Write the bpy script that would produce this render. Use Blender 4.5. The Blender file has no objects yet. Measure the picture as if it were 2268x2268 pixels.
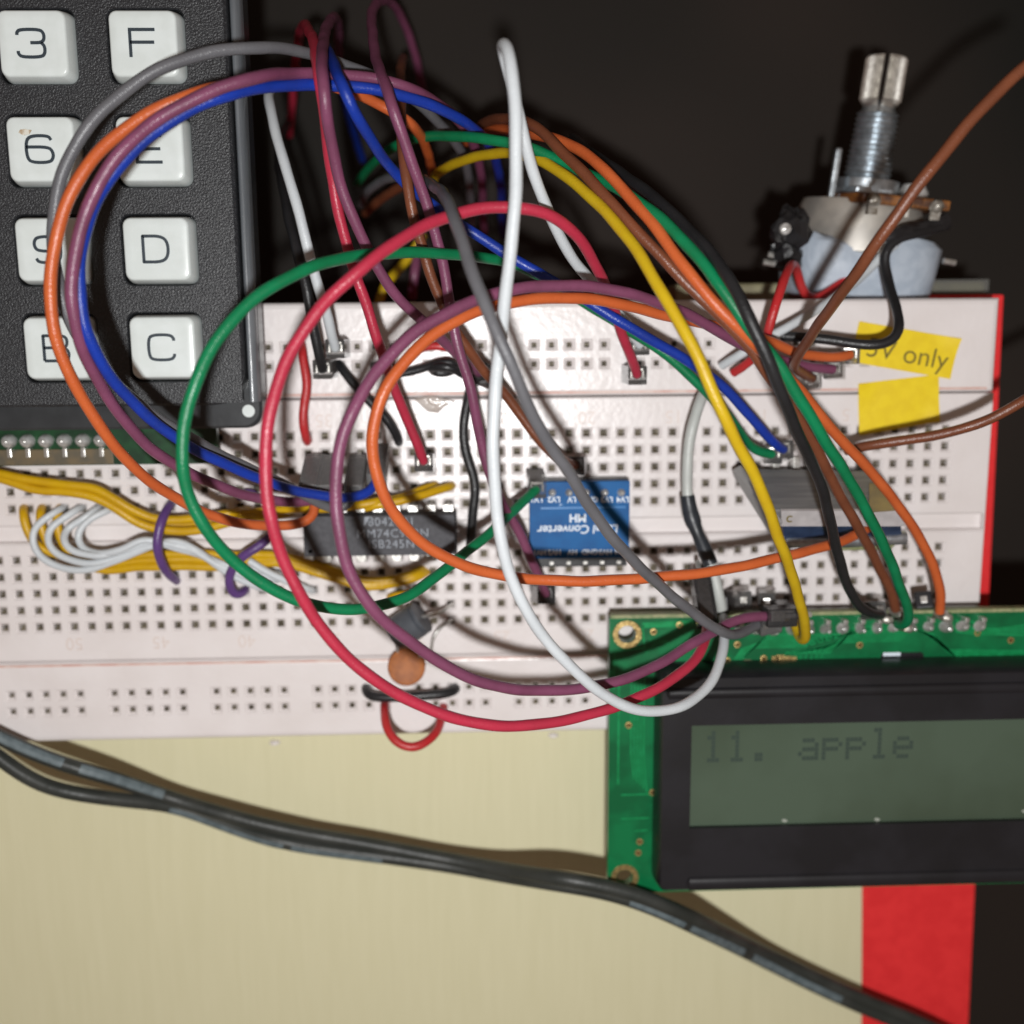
import bpy, bmesh, math, random
from mathutils import Vector, Matrix
random.seed(7)
sc = bpy.context.scene
COL = sc.collection
MM = 0.001

# ---------------------------------------------------------------- camera, light, world, exposure
F_PX, SIZE = 2300.0, 2268.0
CAM = Vector((-69.09, 14.07, 150.92))                     # mm, board top surface is z = 0
ROT = Matrix(((0.9994271, -0.0084135, 0.0327823),
              (0.0137643, 0.9859302, -0.1665899),
              (-0.0309195, 0.1669457, 0.9854812)))        # world -> camera
cd = bpy.data.cameras.new('phone_camera')
cd.sensor_width = 36.0
cd.lens = F_PX / SIZE * 36.0
cd.clip_start, cd.clip_end = 0.005, 20.0
cd.dof.use_dof = True
cd.dof.focus_distance = 0.127
cd.dof.aperture_fstop = 15.0
cam = bpy.data.objects.new('phone_camera', cd)
COL.objects.link(cam)
cam.matrix_world = Matrix.Translation(CAM * MM) @ ROT.transposed().to_4x4()
sc.camera = cam

# the phone's flash: a small disc of light beside the lens
ld = bpy.data.lights.new('phone_flash', 'POINT')
ld.shadow_soft_size = 0.0032
ld.energy = 1.56
ld.color = (0.985, 0.985, 0.98)
flash = bpy.data.objects.new('phone_flash', ld)
COL.objects.link(flash)
fpos = CAM + ROT.transposed() @ Vector((1.0, -26.0, 45.0))
flash.matrix_world = Matrix.Translation(fpos * MM) @ ROT.transposed().to_4x4()

w = bpy.data.worlds.new('World')
sc.world = w
w.use_nodes = True
w.node_tree.nodes['Background'].inputs[0].default_value = (1.0, 0.69, 0.52, 1)
w.node_tree.nodes['Background'].inputs[1].default_value = 0.15
sc.view_settings.view_transform = 'Standard'
sc.view_settings.look = 'None'
sc.view_settings.exposure = 0.0
sc.view_settings.gamma = 1.0
sc.cycles.use_denoising = True
sc.cycles.max_bounces = 8
sc.cycles.transparent_max_bounces = 12


# ---------------------------------------------------------------- helpers
def P(x, y, h):
    """a point of the place, h mm above the board, on the sight line of photo pixel (x, y) (1932 px scale)"""
    k = SIZE / 1932.0
    d = ROT.transposed() @ Vector(((x * k - SIZE / 2) / F_PX, -(y * k - SIZE / 2) / F_PX, -1.0))
    return CAM + d * ((h - CAM.z) / d.z)


def lin(r, g, b, k=1.0):
    f = lambda c: ((c / 255 + 0.055) / 1.055) ** 2.4 if c > 10 else c / 255 / 12.92
    return (f(r) * k, f(g) * k, f(b) * k, 1)


def material(name, col, rough=0.45, metal=0.0, col2=None, scale=0.6, bump=0.0, bscale=2.0, spec=0.5,
             detail=4, lo=0.4, hi=0.6, stretch=(1, 1, 1), rvar=0.0, coat=0.0, trans=0.0):
    m = bpy.data.materials.new(name)
    m.use_nodes = True
    nt = m.node_tree
    b = nt.nodes['Principled BSDF']
    b.inputs['Base Color'].default_value = col
    b.inputs['Roughness'].default_value = rough
    b.inputs['Metallic'].default_value = metal
    b.inputs['Specular IOR Level'].default_value = spec
    b.inputs['Coat Weight'].default_value = coat
    b.inputs['Coat Roughness'].default_value = 0.15
    b.inputs['Transmission Weight'].default_value = trans
    tc = nt.nodes.new('ShaderNodeTexCoord')
    mp = nt.nodes.new('ShaderNodeMapping')
    mp.inputs['Scale'].default_value = (1000 * stretch[0], 1000 * stretch[1], 1000 * stretch[2])
    nt.links.new(tc.outputs['Object'], mp.inputs['Vector'])
    if col2 is not None:
        n = nt.nodes.new('ShaderNodeTexNoise')
        n.inputs['Scale'].default_value = scale
        n.inputs['Detail'].default_value = detail
        nt.links.new(mp.outputs['Vector'], n.inputs['Vector'])
        r = nt.nodes.new('ShaderNodeMapRange')
        r.inputs['From Min'].default_value, r.inputs['From Max'].default_value = lo, hi
        nt.links.new(n.outputs['Fac'], r.inputs['Value'])
        x = nt.nodes.new('ShaderNodeMix')
        x.data_type = 'RGBA'
        x.inputs['A'].default_value, x.inputs['B'].default_value = col, col2
        nt.links.new(r.outputs['Result'], x.inputs['Factor'])
        nt.links.new(x.outputs['Result'], b.inputs['Base Color'])
        if rvar:
            r2 = nt.nodes.new('ShaderNodeMapRange')
            r2.inputs['From Min'].default_value, r2.inputs['From Max'].default_value = 0.3, 0.7
            r2.inputs['To Min'].default_value, r2.inputs['To Max'].default_value = rough - rvar, rough + rvar
            nt.links.new(n.outputs['Fac'], r2.inputs['Value'])
            nt.links.new(r2.outputs['Result'], b.inputs['Roughness'])
    if bump:
        n2 = nt.nodes.new('ShaderNodeTexNoise')
        n2.inputs['Scale'].default_value = bscale
        n2.inputs['Detail'].default_value = 3
        nt.links.new(mp.outputs['Vector'], n2.inputs['Vector'])
        bp = nt.nodes.new('ShaderNodeBump')
        bp.inputs['Strength'].default_value = 1.0
        bp.inputs['Distance'].default_value = bump * MM
        nt.links.new(n2.outputs['Fac'], bp.inputs['Height'])
        nt.links.new(bp.outputs['Normal'], b.inputs['Normal'])
    return m


def clear_material(name, tint, mixf, rough=0.08, body=0.3):
    """thin clear plastic: mostly see-through, tinted, with a glossy skin"""
    m = bpy.data.materials.new(name)
    m.use_nodes = True
    nt = m.node_tree
    out = nt.nodes['Material Output']
    b = nt.nodes['Principled BSDF']
    b.inputs['Base Color'].default_value = (tint[0] * body, tint[1] * body, tint[2] * body, 1)
    b.inputs['Roughness'].default_value = rough
    t = nt.nodes.new('ShaderNodeBsdfTransparent')
    t.inputs['Color'].default_value = tint
    mx = nt.nodes.new('ShaderNodeMixShader')
    lw = nt.nodes.new('ShaderNodeFresnel')
    lw.inputs['IOR'].default_value = 1.5
    ad = nt.nodes.new('ShaderNodeMath')
    ad.operation = 'ADD'
    ad.use_clamp = True
    ad.inputs[1].default_value = mixf
    nt.links.new(lw.outputs['Fac'], ad.inputs[0])
    nt.links.new(ad.outputs['Value'], mx.inputs['Fac'])
    nt.links.new(t.outputs['BSDF'], mx.inputs[1])
    nt.links.new(b.outputs['BSDF'], mx.inputs[2])
    nt.links.new(mx.outputs['Shader'], out.inputs['Surface'])
    return m


BASE = {}


def tag(o, label=None, cat=None, group=None, kind=None):
    if label: o['label'] = label
    if cat: o['category'] = cat
    if group: o['group'] = group
    if kind: o['kind'] = kind
    return o


def empty(name, base):
    o = bpy.data.objects.new(name, None)
    o.empty_display_size = 0.005
    COL.objects.link(o)
    o.location = Vector(base) * MM
    BASE[o] = Vector(base)
    return o


class MB:
    """collects shapes (mm, world) and links them as ONE mesh object"""
    def __init__(s):
        s.v, s.f = [], []

    def add(s, vs, fs):
        k = len(s.v)
        s.v += [Vector(q) for q in vs]
        s.f += [tuple(i + k for i in f) for f in fs]
        return s

    def box(s, lo, hi, M=None):
        x0, y0, z0 = lo
        x1, y1, z1 = hi
        vs = [Vector(q) for q in ((x0, y0, z0), (x1, y0, z0), (x1, y1, z0), (x0, y1, z0), (x0, y0, z1), (x1, y0, z1), (x1, y1, z1), (x0, y1, z1))]
        if M is not None: vs = [M @ q for q in vs]
        return s.add(vs, [(0, 3, 2, 1), (4, 5, 6, 7), (0, 1, 5, 4), (1, 2, 6, 5), (2, 3, 7, 6), (3, 0, 4, 7)])

    def rings(s, rings, cap=True, closed=True):
        n = len(rings[0])
        vs = [q for r in rings for q in r]
        fs = []
        for i in range(len(rings) - 1):
            for j in range(n if closed else n - 1):
                a, b = i * n + j, i * n + (j + 1) % n
                fs.append((a, b, b + n, a + n))
        if cap:
            fs.append(tuple(range(n - 1, -1, -1)))
            fs.append(tuple((len(rings) - 1) * n + j for j in range(n)))
        return s.add(vs, fs)

    def lathe(s, prof, M, n=20):
        """prof: (radius, height) up the local z axis"""
        return s.rings([[M @ Vector((r * math.cos(2 * math.pi * j / n), r * math.sin(2 * math.pi * j / n), z)) for j in range(n)] for r, z in prof])

    def prism(s, poly, z0, z1, inset=0.0):
        """poly (x, y) counter-clockwise; top optionally inset about the centroid by a chamfer"""
        rs = [[Vector((x, y, z0)) for x, y in poly]]
        if inset:
            cx = sum(q[0] for q in poly) / len(poly)
            cy = sum(q[1] for q in poly) / len(poly)
            ex = max(abs(q[0] - cx) for q in poly)
            ey = max(abs(q[1] - cy) for q in poly)
            rs.append([Vector((x, y, z1 - inset)) for x, y in poly])
            rs.append([Vector((cx + (x - cx) * (1 - inset / ex), cy + (y - cy) * (1 - inset / ey), z1)) for x, y in poly])
        else:
            rs.append([Vector((x, y, z1)) for x, y in poly])
        return s.rings(rs)

    def tube(s, pts, r, n=12):
        pts = [Vector(q) for q in pts]
        T = []
        for i in range(len(pts)):
            t = pts[min(i + 1, len(pts) - 1)] - pts[max(i - 1, 0)]
            T.append(t.normalized() if t.length > 1e-9 else Vector((0, 0, 1)))
        nrm = T[0].orthogonal().normalized()
        rs = []
        for i, q in enumerate(pts):
            nrm = nrm - T[i] * nrm.dot(T[i])
            nrm.normalize()
            bn = T[i].cross(nrm)
            rr = r(i / (len(pts) - 1)) if callable(r) else r
            rs.append([q + (nrm * math.cos(2 * math.pi * j / n) + bn * math.sin(2 * math.pi * j / n)) * rr for j in range(n)])
        return s.rings(rs)

    def build(s, name, mt, parent=None, base=None, smooth=False, bevel=0.0, seg=2, kind=None, angle=None):
        if parent is not None:
            b0 = BASE[parent]
        else:
            b0 = Vector(base) if base is not None else min(s.v, key=lambda q: q.z)
        me = bpy.data.meshes.new(name)
        me.from_pydata([(q - b0) * MM for q in s.v], [], s.f)
        bm = bmesh.new()
        bm.from_mesh(me)
        bmesh.ops.recalc_face_normals(bm, faces=bm.faces)
        if bevel:
            ed = [e for e in bm.edges if len(e.link_faces) == 2 and e.calc_face_angle(0) > 0.6]
            bmesh.ops.bevel(bm, geom=ed, offset=bevel * MM, segments=seg, affect='EDGES', profile=0.5, clamp_overlap=True)
        if smooth:
            for f in bm.faces: f.smooth = True
            for e in bm.edges:
                if len(e.link_faces) == 2 and e.calc_face_angle(0) > (angle or 0.7): e.smooth = False
        bm.to_mesh(me)
        bm.free()
        o = bpy.data.objects.new(name, me)
        me.materials.append(mt)
        COL.objects.link(o)
        if parent is None:
            o.location = b0 * MM
        else:
            o.parent = parent
        BASE[o] = b0
        if kind: o['kind'] = kind
        return o


def copies(o, offsets, parent):
    """more objects sharing the mesh of part o, moved by offsets (mm)"""
    for d in offsets:
        c = o.copy()
        c.location = Vector(d) * MM
        COL.objects.link(c)
        c.parent = parent


def frame_from(zdir, p, xhint=(1, 0, 0)):
    z = Vector(zdir).normalized()
    x = Vector(xhint) - z * Vector(xhint).dot(z)
    if x.length < 1e-4: x = z.orthogonal()
    x.normalize()
    y = z.cross(x)
    M = Matrix((x, y, z)).transposed().to_4x4()
    M.translation = Vector(p)
    return M


def rrect(x0, y0, x1, y1, r, n=5):
    out = []
    for cx, cy, a in ((x1 - r, y0 + r, -90), (x1 - r, y1 - r, 0), (x0 + r, y1 - r, 90), (x0 + r, y0 + r, 180)):
        for i in range(n + 1):
            t = math.radians(a + 90 * i / n)
            out.append((cx + r * math.cos(t), cy + r * math.sin(t)))
    return out


def circle(cx, cy, r, n=24):
    return [(cx + r * math.cos(2 * math.pi * i / n), cy + r * math.sin(2 * math.pi * i / n)) for i in range(n)]


def spline(pts, step=0.8, smooth=6):
    """Catmull-Rom through the points, evened out"""
    p = [Vector(q) for q in pts]
    p = [p[0] * 2 - p[1]] + p + [p[-1] * 2 - p[-2]]
    dense = []
    for i in range(1, len(p) - 2):
        a, b, c, d = p[i - 1:i + 3]
        t0 = 0.0
        t1 = t0 + max((b - a).length, 1e-6) ** 0.5
        t2 = t1 + max((c - b).length, 1e-6) ** 0.5
        t3 = t2 + max((d - c).length, 1e-6) ** 0.5
        for k in range(12):
            t = t1 + (t2 - t1) * k / 12
            A1 = a * ((t1 - t) / (t1 - t0)) + b * ((t - t0) / (t1 - t0))
            A2 = b * ((t2 - t) / (t2 - t1)) + c * ((t - t1) / (t2 - t1))
            A3 = c * ((t3 - t) / (t3 - t2)) + d * ((t - t2) / (t3 - t2))
            B1 = A1 * ((t2 - t) / (t2 - t0)) + A2 * ((t - t0) / (t2 - t0))
            B2 = A2 * ((t3 - t) / (t3 - t1)) + A3 * ((t - t1) / (t3 - t1))
            dense.append(B1 * ((t2 - t) / (t2 - t1)) + B2 * ((t - t1) / (t2 - t1)))
    dense.append(p[-2])
    L = [0.0]
    for i in range(1, len(dense)): L.append(L[-1] + (dense[i] - dense[i - 1]).length)
    n = max(6, int(L[-1] / step))
    out, j = [], 0
    for i in range(n + 1):
        s = L[-1] * i / n
        while j < len(L) - 2 and L[j + 1] < s: j += 1
        f = (s - L[j]) / max(L[j + 1] - L[j], 1e-9)
        out.append(dense[j].lerp(dense[j + 1], min(max(f, 0), 1)))
    for _ in range(smooth):
        out = [out[0]] + [out[i] * 0.5 + (out[i - 1] + out[i + 1]) * 0.25 for i in range(1, len(out) - 1)] + [out[-1]]
    return out


def text_part(s, size, M, mt, parent, name='lettering', extrude=0.0, spacing=1.0, shear=0.0, bold=0.0):
    cu = bpy.data.curves.new('t', 'FONT')
    cu.body = s
    cu.size = size * MM
    cu.align_x, cu.align_y = 'CENTER', 'CENTER'
    cu.space_character = spacing
    cu.shear = shear
    cu.extrude = extrude * MM
    cu.offset = bold * MM
    cu.resolution_u = 4
    to = bpy.data.objects.new('t', cu)
    COL.objects.link(to)
    bpy.context.view_layer.update()
    me = bpy.data.meshes.new_from_object(to.evaluated_get(bpy.context.evaluated_depsgraph_get()))
    bpy.data.objects.remove(to)
    bpy.data.curves.remove(cu)
    M2 = M.copy()
    M2.translation = (M.translation - BASE[parent]) * MM
    me.transform(M2)
    me.materials.clear()
    me.materials.append(mt)
    me.name = name
    o = bpy.data.objects.new(name, me)
    COL.objects.link(o)
    o.parent = parent
    return o


def strokes(mb, lines, wid, z, cx, cy, sx, sy, t=0.06):
    """thick flat strokes through unit-square polylines, mitred"""
    for ln in lines:
        q = [Vector((cx + x * sx, cy + y * sy, 0)) for x, y in ln]
        L, Rr = [], []
        for i, c in enumerate(q):
            d1 = (q[i] - q[i - 1]).normalized() if i else (q[1] - q[0]).normalized()
            d2 = (q[i + 1] - q[i]).normalized() if i < len(q) - 1 else d1
            n1 = Vector((-d1.y, d1.x, 0))
            n2 = Vector((-d2.y, d2.x, 0))
            m = (n1 + n2).normalized()
            m = m / max(m.dot(n1), 0.5) * wid / 2
            L.append(c + m)
            Rr.append(c - m)
        rs = [[l + Vector((0, 0, z)), r + Vector((0, 0, z)), r + Vector((0, 0, z + t)), l + Vector((0, 0, z + t))] for l, r in zip(L, Rr)]
        mb.rings(rs)


# ---------------------------------------------------------------- materials
M_BOARD = material('board_plastic', lin(224, 218, 217), 0.3, col2=lin(217, 210, 208), scale=0.12, bump=0.05, bscale=1.1, lo=0.35, hi=0.7)
M_CONTACT = material('contact_metal', (0.27, 0.235, 0.17, 1), 0.5, 0.15, col2=(0.12, 0.10, 0.07, 1), scale=0.9)
M_REDLINE = material('faded_red_print', lin(205, 160, 148), 0.5, col2=lin(216, 190, 180), scale=0.4)
M_EMBOSS = material('embossed_plastic', lin(214, 202, 196), 0.45)
M_GLUE = material('dried_glue', lin(198, 190, 184), 0.15, col2=lin(180, 168, 160), scale=0.8, bump=0.2, bscale=0.8)
M_CREAM = material('cream_board', lin(213, 208, 174), 0.62, col2=lin(209, 204, 169), scale=1.1, stretch=(1, 0.07, 0.3), bump=0.02, bscale=1.6, lo=0.3, hi=0.7, spec=0.3)
M_RED = material('red_board', lin(228, 50, 52), 0.62, col2=lin(220, 44, 47), scale=0.35, spec=0.3, bump=0.03, bscale=1.2)
M_CREAMSHADE = material('shaded_cream_card', lin(140, 135, 105), 0.6, col2=lin(118, 112, 86), scale=0.25)  # the box's cream as it looks in shadow, the shade mixed into the colour
M_TAPE = clear_material('clear_tape', (0.92, 0.92, 0.88, 1), 0.25, 0.2)
M_TABLE = material('dark_table', lin(44, 38, 34), 0.75, col2=lin(23, 25, 23), scale=0.009, spec=0.2, lo=0.42, hi=0.66, bump=0.05, bscale=0.3, detail=2)
M_KFACE = material('keypad_textured_plastic', lin(44, 46, 49), 0.36, col2=lin(34, 35, 38), scale=2.5, bump=0.13, bscale=4.0, spec=0.5)
M_KFLANGE = material('keypad_gloss_plastic', lin(54, 56, 58), 0.28, col2=lin(48, 50, 52), scale=0.3, bump=0.02, bscale=0.7)
M_KEDGE = material('keypad_clear_edge', lin(112, 116, 120), 0.26, col2=lin(90, 94, 98), scale=0.4, stretch=(3, .15, 1), bump=0.03, bscale=1.4, coat=.3)
M_KEY = material('key_plastic', lin(214, 221, 220), 0.3, col2=lin(208, 215, 213), scale=0.3, bump=0.008, bscale=0.6)
M_KEYGRIME = material('key_grime', lin(170, 150, 124), 0.5, col2=lin(212, 210, 198), scale=1.6)
M_LEGEND = material('key_legend_ink', lin(48, 58, 66), 0.4)
M_PCBG = material('green_solder_mask', lin(8, 108, 62), 0.3, col2=lin(6, 88, 50), scale=0.22, bump=0.02, bscale=1.2, lo=0.4, hi=0.6)
M_TRACE = material('green_trace', lin(24, 142, 84), 0.28, col2=lin(16, 124, 70), scale=0.8)
M_PCBEDGE = material('board_edge_fibre', lin(150, 150, 112), 0.6, col2=lin(120, 130, 90), scale=1.2)
M_PCBDARK = material('dark_green_mask', lin(22, 66, 36), 0.35, col2=lin(16, 48, 28), scale=0.4)
M_PCBB = material('blue_solder_mask', lin(6, 88, 148), 0.55, col2=lin(4, 78, 136), scale=0.3, bump=0.015, bscale=1.5, spec=0.25)
M_TRACEB = material('blue_trace', lin(44, 118, 180), 0.3)
M_SILK = material('white_silkscreen', lin(212, 222, 232), 0.5)
M_GOLD = material('gold_pad', (0.52, 0.38, 0.15, 1), 0.38, 0.75, col2=(0.36, 0.25, 0.10, 1), scale=1.6, bump=0.1, bscale=2)
M_SOLDER = material('solder', (0.66, 0.66, 0.65, 1), 0.26, 0.4, col2=(0.36, 0.35, 0.33, 1), scale=1.0, bump=0.08, bscale=1.5)
M_TIN = material('tinned_metal', (0.66, 0.65, 0.62, 1), 0.32, 0.75, col2=(0.5, 0.49, 0.46, 1), scale=1.2, bump=0.03)
M_BEZEL = material('black_bezel', lin(31, 31, 35), 0.36, col2=lin(25, 25, 28), scale=0.12, bump=0.01, bscale=1)
M_LCD = material('lcd_glass', lin(76, 90, 76), 0.14, col2=lin(66, 78, 64), scale=0.035, spec=0.4, bump=0.003, bscale=1.5)
M_LCDINK = material('lcd_pixel', lin(58, 71, 64), 0.2)
M_SCRATCH = material('pale_scuff', lin(150, 155, 145), 0.5)
M_CHIP = material('chip_epoxy', lin(80, 80, 84), 0.65, col2=lin(71, 71, 75), scale=1.4, bump=0.03, bscale=4, spec=0.3)
M_CHIPINK = material('chip_print', lin(148, 154, 163), 0.6, col2=lin(126, 132, 140), scale=2.2)
M_BLACKP = material('black_plastic', lin(34, 34, 37), 0.32, col2=lin(28, 28, 30), scale=0.5, bump=0.01)
M_SHELL = clear_material('smoky_shell', (0.88, 0.87, 0.86, 1), 0.16, 0.08, 0.28)
M_SHELLG = clear_material('grey_shell', (0.8, 0.79, 0.79, 1), 0.42, 0.25, 0.32)
M_SHELLD = clear_material('dark_shell', (0.6, 0.59, 0.6, 1), 0.3, 0.12, 0.12)
M_STICKER = material('yellow_sticker', lin(232, 204, 26), 0.5, col2=lin(226, 196, 22), scale=0.5, bump=0.02, bscale=0.6)
M_INK = material('sticker_ink', lin(105, 92, 30), 0.6)
M_ALU = material('capacitor_sleeve', lin(74, 78, 84), 0.4, col2=lin(88, 92, 98), scale=0.3)
M_STRIPE = material('capacitor_stripe', lin(126, 134, 144), 0.4, col2=lin(112, 120, 130), scale=1.5)
M_DISC = material('orange_ceramic', lin(166, 98, 44), 0.6, col2=lin(142, 80, 34), scale=0.6, bump=0.05, bscale=1)
M_STEEL = material('brushed_zinc', (0.55, 0.60, 0.64, 1), 0.36, 0.9, col2=(0.40, 0.44, 0.47, 1), scale=0.8, bump=0.05, bscale=1.5)
M_NICKEL = material('knurled_nickel', (0.70, 0.68, 0.63, 1), 0.34, 0.85, col2=(0.52, 0.50, 0.46, 1), scale=0.9, bump=0.02)
M_CAN = material('dull_can', (0.50, 0.47, 0.42, 1), 0.48, 0.55, col2=(0.38, 0.36, 0.33, 1), scale=0.25)
M_PHENOL = material('brown_phenolic', lin(132, 84, 40), 0.45, col2=lin(70, 40, 22), scale=0.5, bump=0.08, bscale=1)
M_DULL = material('dull_solder', (0.42, 0.40, 0.36, 1), 0.34, 0.5, col2=(0.2, 0.17, 0.13, 1), scale=0.9, bump=0.15, bscale=1.5)
M_KPBROWN = material('dull_brown_edge', lin(104, 90, 66), 0.5, col2=lin(84, 78, 64), scale=0.5)
M_BTAPE = material('bluish_white_tape', lin(176, 186, 198), 0.5, col2=lin(164, 175, 188), scale=0.8, stretch=(.6, .6, 2.2), bump=0.08, bscale=1.2)
M_KTAPE = material('black_tape', lin(36, 36, 38), 0.38, col2=lin(26, 26, 28), scale=0.4, bump=0.08, bscale=0.9)
M_GREYCAN = material('grey_shield', (0.20, 0.20, 0.20, 1), 0.5, 0.15, col2=(0.15, 0.15, 0.155, 1), scale=0.7, stretch=(0.15, 3, 1), bump=0.02)
M_GREYSIDE = material('light_grey_side', lin(150, 149, 148), 0.5, col2=lin(140, 139, 138), scale=0.3)
M_PAPER = material('grey_label', lin(176, 172, 172), 0.55, col2=lin(164, 160, 160), scale=0.5)
M_NAVY = material('navy_edge', lin(44, 60, 88), 0.35, col2=lin(34, 48, 74), scale=0.6)
M_TAN = material('tan_card', lin(156, 138, 92), 0.55, col2=lin(132, 118, 88), scale=0.25)


def wire_mat(n, c, c2, rough=0.35):
    k = 0.77
    return material(n + '_insulation', (c[0] * k, c[1] * k, c[2] * k, 1), rough, col2=(c2[0] * k, c2[1] * k, c2[2] * k, 1), scale=0.35, bump=0.055, bscale=4.6, lo=0.35, hi=0.7, spec=0.45, rvar=0.08)


W = {
    'red': wire_mat('crimson', lin(196, 54, 78), lin(182, 48, 70)),
    'scarlet': wire_mat('scarlet', lin(204, 46, 50), lin(196, 58, 58)),
    'purple': wire_mat('plum', lin(136, 76, 106), lin(120, 66, 92)),
    'violet': wire_mat('violet', lin(106, 74, 138), lin(94, 64, 122)),
    'orange': wire_mat('orange', lin(214, 106, 56), lin(204, 96, 48)),
    'blue': wire_mat('blue', lin(28, 62, 172), lin(24, 54, 150)),
    'green': wire_mat('green', lin(14, 132, 84), lin(10, 118, 72)),
    'yellow': wire_mat('yellow', lin(218, 184, 32), lin(210, 172, 26)),
    'amber': wire_mat('amber', lin(224, 178, 22), lin(212, 164, 18)),
    'white': wire_mat('white', lin(222, 228, 232), lin(214, 220, 224), 0.36),
    'milk': wire_mat('milk', lin(206, 210, 206), lin(196, 200, 196)),
    'grey': wire_mat('grey', lin(112, 112, 116), lin(102, 102, 106)),
    'brown': wire_mat('brown', lin(128, 74, 50), lin(114, 64, 42)),
    'black': wire_mat('black', lin(42, 42, 44), lin(33, 33, 35), 0.36),
    'cable': material('charcoal_cable', lin(56, 58, 55), 0.42, col2=lin(46, 49, 46), scale=0.2, bump=0.05, bscale=1.6, spec=0.35),
    'shrink': material('heat_shrink', lin(44, 48, 54), 0.4, col2=lin(36, 40, 44), scale=0.5, bump=0.06, bscale=0.9),
}
M_DASH = material('cable_print', lin(98, 110, 114), 0.5, col2=lin(82, 94, 98), scale=0.8)

PITCH = 2.54
cu_ = lambda idx: -PITCH * (idx - 1)
TROW = [-PITCH * i for i in range(5)]
BROW = [-PITCH * (7 + i) for i in range(5)]

OFF = (-70.0, 33.0, 41.0)
for n_ in M_TABLE.node_tree.nodes:
    if n_.type == 'MAPPING': n_.inputs['Location'].default_value = OFF
# ---------------------------------------------------------------- setting
m = MB(); m.box((-900, -900, -82), (900, 900, -56)); m.build('table_top', M_TABLE, base=(0, 0, -82), kind='structure')

# the cream box with a red border that everything is fixed to
BX0, BX1, BY0, BY1 = -176.0, 13.6, -122.0, 20.6
box = empty('cardboard_box', (-80, -40, -55.95))
tag(box, 'flat cream box with a wide red border under the breadboard', 'box')
OX = lambda v: 11.75 - (v - 19.2) * 0.0215            # the border's outer edge
IX = lambda v: -5.45 - (v + 79.5) * 0.045             # where cream meets red
BT = 19.75
m = MB(); m.prism([(BX0, BY0), (IX(BY0), BY0), (IX(17), 17.0), (BX0, 17.0)], -12.0, -9.0); m.build('cream_panel', M_CREAM, box, bevel=0.2)
m = MB(); m.prism([(IX(BY0) + .005, BY0), (OX(BY0), BY0), (OX(BT), BT), (IX(17) + .005, BT)], -12.0, -9.02); m.build('red_border', M_RED, box, bevel=0.3)
m = MB(); m.prism([(BX0, 17.005), (IX(17), 17.005), (IX(17), 18.4), (BX0, 18.4)], -12.0, -9.02); m.build('red_border', M_RED, box, bevel=0.2)
m = MB(); m.prism([(BX0 + 1, BY0 + 1), (OX(BY0) - 1, BY0 + 1), (OX(18) - 1, 18.0), (BX0 + 1, 18.0)], -55.95, -12.05); m.build('box_tray', M_RED, box, bevel=0.4)
m = MB(); m.box((-38, 17.0, -22), (11.2, BT + 2.2, -14)); m.build('top_flap', M_CREAMSHADE, box, bevel=0.5)
m = MB(); m.box((2.5, BT + .1, -13.9), (11.5, BT + 2.5, -13.75)); m.build('tape_strip', M_TAPE, box)

# ---------------------------------------------------------------- breadboard
bb = empty('breadboard', (-70, -13, -8.9))
tag(bb, 'off white solderless breadboard full of jumper wires on the cream box', 'breadboard')
UL, UR = -168.0, 6.7
ZB = -8.9


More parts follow.
